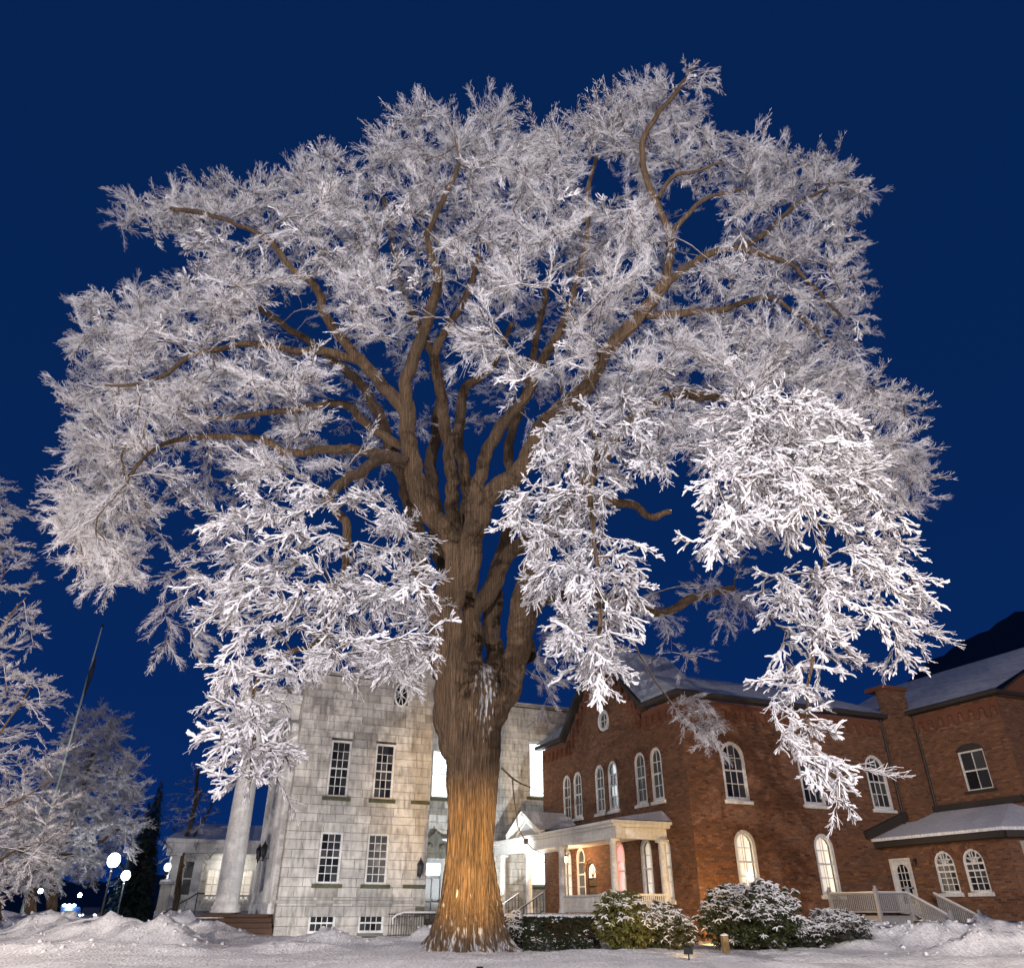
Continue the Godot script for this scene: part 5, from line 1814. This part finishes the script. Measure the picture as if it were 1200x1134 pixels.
	var crown := P2([795, 74, 830, 70, 830, 105, 818, 130, 824, 160, 862, 155, 915, 185, 940, 178, 992, 180, 1022, 212, 1014, 255, 990, 290, 1008, 330, 1022, 355, 1002, 420, 1060, 462, 1085, 530, 1095, 580, 1060, 600, 990, 560, 900, 570, 830, 545, 770, 525, 690, 530, 640, 500, 600, 500, 540, 500, 470, 540, 400, 560, 330, 560, 220, 560, 165, 610, 150, 690, 112, 695, 62, 630, 80, 560, 76, 450, 95, 385, 82, 352, 132, 345, 235, 320, 242, 290, 185, 268, 140, 278, 138, 225, 178, 225, 262, 203, 340, 215, 372, 172, 415, 195, 420, 152, 480, 130, 500, 112, 560, 132, 600, 128, 640, 150, 700, 120, 752, 108])
	var e := [585.0, 390.0, 520.0, 345.0, -24.0, 9.5]
	var layers := [
		{"name": "f", "poly": crown, "step": 23.0, "shell": e + [1.0], "sprays": 8, "hair": 0.25, "fat": 0.07, "cap": 27.0, "clear": 12.0},
		{"name": "m", "poly": crown, "step": 26.0, "shell": e + [0.0], "sprays": 7, "hair": 0.35, "cap": 28.0, "clear": 10.0},
		{"name": "b", "poly": crown, "step": 28.0, "shell": e + [-1.0], "sprays": 7, "hair": 0.5, "cap": 29.5},
		# weeping curtains, each at its own distance
		{"name": "c", "poly": P2([640, 480, 740, 455, 815, 480, 770, 540, 715, 570, 730, 620, 758, 650, 735, 700, 730, 750, 742, 790, 692, 818, 665, 780, 650, 740, 625, 690, 588, 620, 615, 560]), "step": 19.0, "z": -17.0, "dz": 1.4, "sprays": 5, "fat": 0.80, "hang": 1.2, "lift": -0.25, "size": 1.0},
		{"name": "d", "poly": P2([290, 555, 390, 560, 480, 595, 495, 700, 525, 775, 515, 800, 400, 785, 350, 820, 345, 890, 312, 935, 262, 930, 275, 890, 240, 830, 260, 765, 225, 700, 218, 640, 250, 590]), "step": 20.0, "z": -17.0, "dz": 1.6, "keep": 0.7, "sprays": 5, "fat": 0.70, "hang": 1.2, "lift": -0.2, "size": 1.0, "lean": Vector3(-0.5, 0, 0.2)},
		{"name": "e", "poly": P2([825, 560, 845, 500, 870, 465, 930, 462, 995, 500, 1000, 560, 940, 600, 880, 600, 855, 635, 822, 648, 815, 600]), "step": 18.0, "z": -13.6, "dz": 1.0, "sprays": 6, "fat": 0.85, "hang": 0.8, "lift": -0.2, "size": 0.95},
		{"name": "g", "poly": P2([885, 590, 1000, 545, 1090, 590, 1105, 605, 1062, 645, 1080, 700, 1060, 770, 980, 775, 930, 830, 975, 870, 1000, 920, 985, 945, 945, 900, 900, 865, 915, 800, 890, 690]), "step": 21.0, "z": -15.0, "dz": 1.2, "keep": 0.64, "sprays": 5, "fat": 0.75, "hang": 1.4, "lift": -0.2, "size": 1.0, "lean": Vector3(0.6, 0, 0.2)},
		{"name": "h", "poly": P2([790, 815, 830, 815, 855, 870, 848, 882, 815, 868]), "step": 11.0, "z": -23.0, "dz": 0.6, "sprays": 6, "hang": 1.5, "lift": -0.3, "size": 0.6},
		{"name": "i", "poly": P2([745, 640, 900, 620, 905, 760, 800, 800, 740, 760, 700, 730]), "step": 26.0, "z": -32.0, "dz": 2.0, "keep": 0.55, "sprays": 7, "hair": 0.6, "hang": 1.0, "lift": -0.2},
		{"name": "j", "poly": P2([610, 740, 690, 720, 665, 840, 630, 850, 615, 800]), "step": 22.0, "z": -34.0, "dz": 2.0, "keep": 0.5, "sprays": 7, "hair": 0.6, "hang": 1.0, "lift": -0.3},
		{"name": "k", "poly": P2([185, 560, 300, 560, 320, 640, 260, 780, 195, 775, 180, 700]), "step": 24.0, "z": -29.0, "dz": 2.5, "keep": 0.75, "sprays": 7, "hair": 0.6, "hang": 1.0, "lift": -0.3},
		{"name": "l", "poly": P2([390, 600, 480, 590, 500, 690, 480, 760, 400, 780]), "step": 24.0, "z": -22.0, "dz": 2.0, "keep": 0.7, "sprays": 6, "hang": 1.0, "lift": -0.2},
		{"name": "n", "poly": P2([50, 580, 110, 560, 150, 600, 140, 690, 115, 700, 60, 640]), "step": 24.0, "z": -23.0, "dz": 2.0, "keep": 0.6, "sprays": 7, "hair": 0.6, "hang": 0.8, "lift": -0.3}]
	var holes := [[340, 376, 26], [322, 345, 14], [640, 322, 20], [655, 345, 14], [715, 212, 30], [792, 232, 20], [828, 268, 26], [905, 262, 12], [232, 558, 26, "fmb"], [180, 570, 18], [205, 630, 22], [412, 190, 14],
		[545, 520, 62, "fm"], [540, 455, 34, "fm"], [520, 590, 50, "fm"], [590, 560, 40, "fmb"], [490, 420, 16, "f"], [470, 500, 26, "fm"], [640, 520, 22, "fm"], [720, 600, 40, "fmb"], [790, 600, 42, "fmbeg"], [395, 500, 22, "fm"], [430, 505, 20, "f"], [438, 440, 18, "f"], [400, 400, 16, "f"], [378, 345, 14, "f"], [500, 370, 16, "f"], [785, 300, 18, "f"], [770, 230, 14, "f"], [770, 350, 16, "f"], [830, 300, 14, "f"], [300, 402, 14, "f"],
		[420, 625, 20, "dl"], [385, 670, 16, "d"], [350, 740, 16, "d"], [375, 610, 16, "d"], [970, 640, 26, "g"], [905, 650, 14, "g"], [930, 740, 12, "g"], [1010, 820, 20, "g"]]
	var t := tree("elm_tree", "huge old elm with frosted weeping crown and furrowed floodlit trunk", "", base, limbs, layers, holes)
	# the bole, flared at the root
	var raw := []
	for q in [[547, 1122, 44.0], [547, 1113, 42.0], [548, 1085, 38.5], [549, 1050, 31.0], [550, 1000, 25.5], [551, 950, 25.0], [552, 900, 28.0], [552, 860, 30.5], [553, 835, 33.5], [555, 810, 33.0], [556, 790, 26.0], [556, 778, 10.0]]:
		var p := at(q[0], q[1], -27.2)
		raw.append([p - base, q[2] * depth(p) / FPX])
	var path := smooth_path(raw, 0.075)
	var m := MB.new()
	var fl := func(r: float, a: float, y: float) -> float:
		return r * (1.0 + 0.05 * sin(a * 3.0 + 1.0 + y * 0.12) + 0.035 * sin(a * 7.0 + 2.0 + y * 0.2)) + 0.55 * exp(-maxf(y, 0.0) / 0.42) * (0.45 + 0.55 * sin(a * 6.0 + 0.7) * sin(a * 2.0 + 1.0))
	var sf := func(p: Vector3, w: float, d: Vector3) -> bool:
		var g: float = bn.get_noise_3d(p.x * 620.0, p.y * 130.0, p.z * 620.0)
		var h: float = bn.get_noise_3d(p.x * 60.0 + 9, p.y * 40.0, p.z * 60.0)
		if p.y < 1.6: return g + 0.25 * h > lerpf(0.10, 0.6, smoothstep(0.0, 1.2, p.y))
		return p.y > 6.0 and p.x > 0.1 and p.x < 0.95 and g + h * 0.5 > lerpf(0.6, 0.24, smoothstep(5.0, 7.6, p.y) * (1.0 - smoothstep(0.12, 0.4, absf(p.x - 0.55))))
	bark_tube(m, path, 300, 0.08, 0.15, sf, fl)
	part("trunk", m.mesh(M.bark), t)

# ---------------------------------------------------------------- other trees
func far_trees() -> void:
	var b1 := at(-14, 1080, -31)
	b1.y = 0
	tree("maple_tree", "large frosted tree with long bare outer branches beside the snow banks", "frosted street trees", b1,
		[[[-14, 1082, -31, 12], [-20, 1000, -31, 10], [-30, 900, -31, 7], [-40, 760, -31, 4], [-40, 600, -31, 2]],
		[[-22, 980, -31, 3], [0, 950, -30.5, 1.6], [35, 930, -30, 1.0], [62, 910, -30, 0.5]], [[-28, 900, -31, 2.6], [0, 860, -30, 1.3], [40, 800, -29, 0.6]], [[-20, 1030, -31, 2.6], [10, 1000, -30, 1.4], [50, 985, -29.5, 0.6]], [[-34, 820, -31, 2.2], [0, 740, -30, 1.2], [30, 700, -29.5, 0.5]]],
		[{"name": "x", "poly": P2([-60, 560, 2, 556, 22, 620, 38, 700, 50, 770, 66, 790, 55, 850, 60, 930, 74, 990, 66, 1035, 0, 1050, -60, 1050]), "step": 18.0, "z": -30.0, "dz": 2.5, "keep": 0.7, "sprays": 5, "cap": 40.0, "lean": Vector3(0.7, 0.15, 0), "size": 0.9}], [])
	var b2 := at(58, 1078, -50)
	b2.y = 0
	tree("linden_tree", "round headed frosted tree behind the flagpole lit by street lamps", "frosted street trees", b2,
		[[[58, 1082, -50, 5.5], [62, 1030, -50, 5], [75, 980, -50, 4.2], [95, 930, -50, 3], [110, 880, -50, 1.5]], [[64, 1020, -50, 3.5], [40, 970, -50, 2.5], [30, 930, -50, 1.2]], [[74, 985, -50, 3], [110, 990, -50, 2.2], [140, 970, -50, 1.2]]],
		[{"name": "x", "poly": P2([40, 930, 62, 880, 88, 840, 120, 832, 150, 860, 165, 920, 160, 980, 140, 1005, 118, 1035, 70, 1030, 20, 1035, 10, 980]), "step": 9.5, "z": -50.0, "dz": 4.0, "sprays": 7, "cap": 40.0, "size": 1.05}], [])
	var b3 := at(37, 1076, -42)
	b3.y = 0
	tree("linden_tree", "low branched frosted tree between the flagpole and the snow banks", "frosted street trees", b3,
		[[[37, 1082, -42, 5.5], [34, 1030, -42, 5], [25, 990, -42, 3.5], [15, 930, -42, 2]], [[34, 1030, -42, 3], [60, 1005, -42, 2], [85, 1000, -41, 1.2]]],
		[{"name": "x", "poly": P2([0, 930, 40, 925, 60, 960, 82, 1000, 75, 1030, 40, 1048, 0, 1050, -30, 1000]), "step": 12.0, "z": -41.0, "dz": 2.5, "sprays": 6, "cap": 40.0}], [])
	# bare dark trees by the white house and beyond
	var k := 0
	for q in [[203, 1066, -58, 235, 925, "bare dark tree leaning in front of the white house"], [150, 1066, -85, 160, 950, "bare dark tree standing behind the street lamps"], [225, 1060, -82, 232, 900, "tall bare dark tree rising behind the white house roof"]]:
		var b := at(q[0], 1072, q[2])
		b.y = 0
		var mx: float = (q[0] + q[3]) * 0.5
		var my: float = (q[1] + q[4]) * 0.5
		tree("bare_tree", q[5], "bare dark trees", b,
			[[[q[0], 1074, q[2], 3.4], [mx - 4, my, q[2], 2.4], [q[3], q[4], q[2], 1.0]], [[mx - 4, my + 20, q[2], 1.8], [mx - 26, my - 10, q[2], 0.8]], [[mx, my, q[2], 1.6], [mx + 20, my - 40, q[2], 0.8]]],
			[{"name": "x", "poly": P2([q[3] - 42, q[4] + 45, q[3] - 15, q[4], q[3] + 18, q[4] + 5, q[3] + 32, q[4] + 60, q[3] - 2, q[4] + 100, q[3] - 38, q[4] + 95]), "step": 11.0, "z": q[2], "dz": 3.0, "keep": 0.7, "sprays": 2, "cap": 60.0, "size": 0.9}], [], 1.6, 8)
		k += 1
	for q in [[190, 915, -78, "dark spruce with drooping boughs behind the street lamps"], [175, 940, -88, "smaller dark spruce half hidden behind the street lamps"]]:
		var top := at(q[0], q[1], q[2])
		var st := thing("spruce_tree", q[3], "tree", Vector3(top.x, 0, top.z), 0.0, "dark spruces")
		var tr := MB.new()
		tr.tube(PackedVector3Array([Vector3(0, -0.2, 0), Vector3(0, top.y, 0)]), PackedFloat32Array([0.28, 0.03]), 8)
		part("trunk", tr.mesh(M.twig), st)
		var cr := MB.new()
		var h := top.y
		var y := 0.8
		while y < h:
			var f := 1.0 - y / h
			var n := int(6 + 9 * f)
			for i in n:
				var a := rnd(0, TAU)
				var l := (0.2 + 2.1 * f) * rnd(0.75, 1.1)
				var o := Vector3(0, y + rnd(-0.1, 0.1), 0)
				var d := Vector3(cos(a), 0, sin(a))
				var s := Vector3(-sin(a), 0, cos(a)) * l * 0.16
				var e := o + d * l - Vector3(0, l * 0.34, 0)
				var md := o + d * l * 0.55 - Vector3(0, l * 0.10, 0)
				cr.tri(o, md + s, e); cr.tri(o, e, md - s)
				for j in 5:
					var b := o.lerp(e, rnd(0.3, 1.0))
					cr.tri(b + s * 0.5, b - s * 0.5, b + d * 0.1 - Vector3(0, rnd(0.2, 0.5), 0) + s * rnd(-1, 1))
			y += 0.22
		part("crown", cr.mesh(M.conifer), st).set_meta("kind", "stuff")

# ---------------------------------------------------------------- shrubs
func whorl(seed_: int, n: int, ln: float, wd: float, droop: float) -> ArrayMesh:
	var r := RandomNumberGenerator.new()
	r.seed = seed_
	var m := MB.new()
	for i in n:
		var a := TAU * i / n + r.randf_range(-0.3, 0.3)
		var el := r.randf_range(-0.5, 0.5) - droop
		var d := Vector3(cos(a) * cos(el), sin(el), sin(a) * cos(el))
		var s := d.cross(Vector3.UP).normalized() * wd
		var l := ln * r.randf_range(0.75, 1.15)
		var md := d * l * 0.5
		var e := d * l - Vector3(0, l * 0.15, 0)
		var g := r.randf_range(0.75, 1.2)
		m.col = Color(g, g, g)
		m.tri(Vector3.ZERO, md + s, md - Vector3(0, wd * 0.4, 0)); m.tri(Vector3.ZERO, md - Vector3(0, wd * 0.4, 0), md - s)
		m.tri(md + s, e, md - Vector3(0, wd * 0.4, 0)); m.tri(md - Vector3(0, wd * 0.4, 0), e, md - s)
	return m.mesh(M.leaf)
# what lies on a whorl of leaves: a small cap and a ridge of snow along each leaf
func snow_whorl(seed_: int, n: int, ln: float, wd: float) -> ArrayMesh:
	var r := RandomNumberGenerator.new()
	r.seed = seed_
	var m := MB.new()
	for i in n:
		var a := TAU * i / n + r.randf_range(-0.3, 0.3)
		var el := r.randf_range(-0.6, 0.3)
		var d := Vector3(cos(a) * cos(el), sin(el), sin(a) * cos(el))
		var l := ln * r.randf_range(0.7, 1.1)
		m.tube(PackedVector3Array([d * l * 0.12, d * l * 0.5 + Vector3(0, wd * 0.3, 0), d * l - Vector3(0, l * 0.12, 0)]), PackedFloat32Array([wd * 0.55, wd * 0.75, wd * 0.3]), 5, 0.6)
	return m.mesh(M.snow_plain)
func shrub(called: String, label: String, c: Vector3, r: Vector3, count: int, leaf_col: Color, snow: float, boxy := false, ln := 0.15, wd := 0.035, snow_size := 0.09) -> void:
	var t := thing(called, label, "shrub", Vector3(c.x, 0, c.z), 0.0, "snowy shrubs")
	var w := [whorl(1, 9, ln, wd, 0.25), whorl(2, 8, ln, wd, 0.5), whorl(3, 10, ln, wd, 0.05)]
	var xs := [[], [], []]
	var cs := [[], [], []]
	var sx := []
	var sc := []
	for i in count:
		var p := Vector3(rng.randfn(), rng.randfn(), rng.randfn()).normalized()
		var q: Vector3
		if boxy:
			p = Vector3(rnd(-1, 1), rnd(-1, 1), rnd(-1, 1))
			var ax := rng.randi() % 4
			if ax == 0: p.y = 1.0
			elif ax == 1: p.x = signf(p.x)
			else: p.z = 1.0 if rng.randf() < 0.8 else -1.0
			q = p * r * rnd(0.93, 1.02)
		else:
			var lump := 1.0 + 0.40 * bn.get_noise_3dv(p * 130.0 + c * 40.0) + 0.25 * bn.get_noise_3dv(p * 400.0 + c * 40.0)
			q = p * r * lump * pow(rng.randf(), 0.22)
		if q.y < -r.y * 0.92: continue
		q.y += r.y
		var k := rng.randi() % 3
		xs[k].append(Transform3D(Basis.from_euler(Vector3(rnd(-0.5, 0.5), rnd(0, TAU), rnd(-0.5, 0.5))).scaled(Vector3.ONE * rnd(0.75, 1.25)), q))
		var g := rnd(0.6, 1.35)
		cs[k].append(Color(leaf_col.r * g, leaf_col.g * g, leaf_col.b * g * rnd(0.8, 1.2)))
		var drop := rng.randf() > (0.85 if p.y > 0.98 else 0.03)
		if boxy and drop:
			continue
		if boxy or (p.y > -0.15 and rng.randf() < snow * (0.35 + 0.65 * clampf(p.y + 0.4, 0, 1))) or (rng.randf() < snow * 0.12):
			sx.append(Transform3D(Basis.from_euler(Vector3(rnd(-0.4, 0.4), rnd(0, TAU), rnd(-0.4, 0.4))).scaled(Vector3.ONE * rnd(0.7, 1.25)), q + Vector3(0, 0.02, 0)))
	for k in 3:
		if xs[k].size(): many("foliage", w[k], xs[k], cs[k], t)
	var sb := snow_whorl(4, 7, ln, wd)
	if sx.size(): many("snow_load", sb, sx, [], t)
	var st := MB.new()
	for i in 9:
		var e := Vector3(rnd(-0.6, 0.6) * r.x, r.y * rnd(0.9, 1.5), rnd(-0.6, 0.6) * r.z)
		st.tube(PackedVector3Array([Vector3(rnd(-0.15, 0.15), -0.1, rnd(-0.15, 0.15)), e * 0.5 + Vector3(rnd(-0.1, 0.1), 0, 0), e]), PackedFloat32Array([0.03, 0.022, 0.01]), 5)
	part("stems", st.mesh(M.twig), t)
func shrubs() -> void:
	shrub("boxwood_hedge", "clipped dark boxwood hedge with snowy top between elm and porch", Vector3(1.55, 0, -27.6), Vector3(1.15, 0.46, 0.6), 3000, Color(0.035, 0.045, 0.018), 0.22, true, 0.055, 0.022, 0.06)
	shrub("snowy_bush", "small snow laden bush tucked behind the elm trunk", Vector3(-0.05, 0, -28.4), Vector3(0.62, 0.50, 0.5), 420, Color(0.035, 0.04, 0.02), 1.0)
	shrub("rhododendron", "olive green rhododendron lit golden with little snow by the hedge", Vector3(3.35, 0, -26.4), Vector3(0.80, 0.80, 0.7), 1000, Color(0.16, 0.155, 0.04), 0.25)
	shrub("rhododendron", "low snow dusted bush at the porch corner column", Vector3(4.75, 0, -27.2), Vector3(0.95, 0.62, 0.7), 900, Color(0.085, 0.085, 0.035), 0.7, false, 0.13, 0.03, 0.08)
	shrub("rhododendron", "largest snow laden rhododendron against the brick wall", Vector3(7.4, 0, -27.0), Vector3(1.5, 0.92, 1.0), 2000, Color(0.06, 0.068, 0.026), 0.6)
	shrub("snowy_bush", "squat frosted bush between the rhododendron and the deck", Vector3(9.15, 0, -27.3), Vector3(0.7, 0.42, 0.5), 520, Color(0.04, 0.045, 0.025), 0.9, false, 0.11, 0.025, 0.06)
	shrub("snowy_bush", "rounded frosty bush in front of the deck balustrade", Vector3(10.6, 0, -28.3), Vector3(0.95, 0.55, 0.7), 900, Color(0.06, 0.06, 0.05), 0.95, false, 0.11, 0.02, 0.05)

# ---------------------------------------------------------------- street furniture
func car(pos: Vector3, turn: float, label: String, lamp: Material, beacon: Material) -> void:
	var t := thing("parked_car", label, "car", pos, turn, "cars at the far kerb")
	var side := PackedVector2Array([Vector2(-2.2, 0.35), Vector2(2.2, 0.35), Vector2(2.25, 0.7), Vector2(2.05, 0.85), Vector2(1.1, 0.95), Vector2(0.55, 1.42), Vector2(-1.1, 1.45), Vector2(-1.7, 0.98), Vector2(-2.2, 0.9)])
	var b := MB.new()
	b.extrude(side, -0.85, 0.85, true)
	part("body", b.mesh(mat(Color(0.03, 0.035, 0.05), 0.3)), t)
	var g := MB.new()
	g.extrude(PackedVector2Array([Vector2(-1.45, 1.0), Vector2(0.9, 1.0), Vector2(0.5, 1.36), Vector2(-1.05, 1.38)]), -0.86, 0.86, true)
	part("side_window", g.mesh(M.glass), t)
	for x in [-1.35, 1.35]:
		for z in [-0.8, 0.8]:
			var w := MB.new()
			w.lathe(Vector3.ZERO, [Vector2(0.0, -0.1), Vector2(0.32, -0.1), Vector2(0.33, 0.0), Vector2(0.32, 0.1), Vector2(0.0, 0.1)], 16)
			part("wheel", w.mesh(M.iron), t, Transform3D(Basis(Vector3.RIGHT, PI / 2), Vector3(x, 0.33, z)))
	for z in [-0.6, 0.6]:
		var h := MB.new()
		h.blob(Vector3(2.22, 0.72, z), Vector3(0.06, 0.11, 0.16), 1.0, 6, 10, 0.0)
		part("headlight", h.mesh(lamp), t)
	if beacon:
		var lb := MB.new()
		for z in [-0.42, 0.0, 0.42]:
			lb.blob(Vector3(-0.3, 1.56, z), Vector3(0.18, 0.12, 0.2), 1.0, 8, 12, 0.0)
		part("beacon_light_bar", lb.mesh(beacon), t)
		omni(t, Vector3(0.4, 1.9, 0), Color(0.2, 0.42, 1.0), 26.0, 0.3)
func furniture() -> void:
	# lamps in the picture
	var p := at(133, 1008, -46)
	street_lamp(Vector3(p.x, 0, p.z), p.y, Color(0.95, 0.97, 1.0), 5.0, M.lamp_glow, "bright white globe street lamp nearest the round headed frosted tree", 0.32)
	p = at(147, 1026, -66)
	street_lamp(Vector3(p.x, 0, p.z), p.y, Color(0.95, 0.97, 1.0), 14.0, M.lamp_glow, "second bright globe street lamp along the avenue", 0.32)
	p = at(154.5, 1036, -90)
	street_lamp(Vector3(p.x, 0, p.z), p.y, Color(0.95, 0.97, 1.0), 14.0, M.lamp_glow, "farthest small bright street lamp along the avenue", 0.34)
	p = at(196, 1016, -54)
	street_lamp(Vector3(p.x, 0, p.z), p.y, Color(1, 0.97, 0.88), 0.0, M.lantern_glow, "pale street lamp by the gate pier and white house", 0.22)
	for q in [[47, 1044, -120, "tiny far lamp beyond the low branched frosted tree"], [62, 1042, -135, "tiny far lamp beyond the round headed frosted tree"], [93, 1049, -140, "tiny far lamp above the parked cars"], [168, 1031, -125, "tiny amber far lamp at the end of the avenue"]]:
		p = at(q[0], q[1], q[2])
		street_lamp(Vector3(p.x, 0, p.z), p.y, Color.WHITE, 0.0, M.lit_amber if q[0] > 150 else M.lamp_glow, q[3], 0.3, "far lamps")
	# flagpole
	var f := at(119, 735, -45)
	var fp := thing("flagpole", "tall slim flagpole with furled dark flag above the frosted trees", "flagpole", Vector3(f.x, 0, f.z))
	var m := MB.new()
	m.tube(PackedVector3Array([Vector3(0, -0.2, 0), Vector3(0, 8, 0), Vector3(0, f.y, 0)]), PackedFloat32Array([0.09, 0.07, 0.035]), 10)
	part("pole", m.mesh(mat(Color(0.35, 0.42, 0.40), 0.35)), fp)
	var fb := MB.new()
	fb.blob(Vector3(0, f.y + 0.08, 0), Vector3(0.1, 0.1, 0.1), 1.0, 8, 10, 0.0)
	part("finial", fb.mesh(M.iron), fp)
	var fg := MB.new()
	for k in 3:
		fg.tube(PackedVector3Array([Vector3(0.12 + 0.03 * k, 14.6, 0), Vector3(0.2 - 0.05 * k, 13.6, 0.05 * k), Vector3(0.12, 12.6 - 0.2 * k, 0)]), PackedFloat32Array([0.04, 0.09, 0.05]), 7)
	part("furled_flag", fg.mesh(mat(Color(0.02, 0.025, 0.05), 0.9)), fp)
	car(at(77, 1078, -82) * Vector3(1, 0, 1), -0.9, "dark car with a blue glowing light bar beyond the frosted trees", M.lit_blue, M.lit_blue)
	car(at(104, 1078, -95) * Vector3(1, 0, 1), -1.2, "dark car with pale blue headlights parked farther off", glow(Color(0.7, 0.85, 1.0), 6.0), null)
	car(at(128, 1078, -105) * Vector3(1, 0, 1), -0.4, "dark car with small amber lights under the street lamps", M.lit_amber, null)
	# short wooden marker post by the shrubs
	var mp := thing("marker_post", "short wooden post lit golden in front of the rhododendron", "post", at(852, 1118, -24.9) * Vector3(1, 0, 1), 0.2)
	var pm := MB.new()
	pm.cbox(Vector3(-0.09, -0.2, -0.09), Vector3(0.08, 0.45, 0.08), 0.012)
	part("shaft", pm.mesh(mat(Color(0.24, 0.17, 0.08), 0.8)), mp)
	var pc := MB.new()
	pc.lathe(Vector3(0, 0.45, 0), [Vector2(0.13, 0.0), Vector2(0.12, 0.03), Vector2(0.0, 0.07)], 4)
	part("cap", pc.mesh(M.snow_plain), mp)

func lights() -> void:
	street_lamp(Vector3(9.5, 0, -6.0), 5.6, LAMP_WARM, 26.0, M.lamp_glow, "street lamp on the path by the bright weeping curtain", 0.205, "path lamps near the elm")
	street_lamp(Vector3(-13.0, 0, 9.0), 11.0, LAMP_WHITE, 290.0, M.lamp_glow, "tall street lamp on the path across from the stone building", 0.205, "path lamps near the elm")
	street_lamp(Vector3(3.5, 0, 14.0), 12.0, LAMP_WHITE, 680.0, M.lamp_glow, "tallest street lamp on the path facing the elm trunk", 0.205, "path lamps near the elm")
	floodlight(Vector3(-0.6, 0.0, -16.6), at(551, 1000, -27), GOLD, 300.0, 14.0, "golden floodlight in the snow aimed at the elm trunk", 0.5)
	street_lamp(Vector3(-19.0, 0, -17.0), 4.6, LAMP_WARM, 85.0, M.lamp_glow, "added unseen fill lamp by the stone building's snow banks", 0.205, "path lamps near the elm")  # added out of view to fill the left snow and the pilasters
	street_lamp(Vector3(15.0, 0, -15.0), 4.6, LAMP_WARM, 32.0, M.lamp_glow, "added unseen fill lamp by the brick lean-to", 0.205, "path lamps near the elm")  # added out of view to brighten the snow on the right
	floodlight(at(808, 1127, -21.8) * Vector3(1, 0, 1) + Vector3(0, 0.05, 0), at(790, 1060, -27), GOLD, 8.0, 30.0, "small golden floodlight in the snow aimed at the shrubs", 0.8)
	floodlight(Vector3(7.9, 0.05, -31.6), Vector3(8.8, 2.4, -35.1), GOLD, 16.0, 68.0, "golden floodlight behind the shrubs aimed at the brick corner", 0.8)
	floodlight(Vector3(-6.3, 0.05, -33.8), Vector3(-8.0, 5.0, -39.4), Color(0.96, 0.97, 1.0), 18.0, 70.0, "white floodlight behind the snow bank washing the stone front", 0.5)
	var b := Basis(Vector3.UP, TURN)
	floodlight(b * Vector3(15.0, 0.05, -37.6), b * Vector3(16.0, 8.0, -44.5), Color(0.90, 0.97, 1.0), 60.0, 44.0, "white floodlight behind the elm trunk washing the rear stone wall", 1.0)

func _ready() -> void:
	rng.seed = 20
	setup_view()
	materials()
	lights()
	ground()
	stone_building()
	brick_building()
	white_house()
	print("buildings ", Time.get_ticks_msec())
	elm()
	far_trees()
	print("trees ", Time.get_ticks_msec())
	shrubs()
	furniture()
	print("done ", Time.get_ticks_msec())
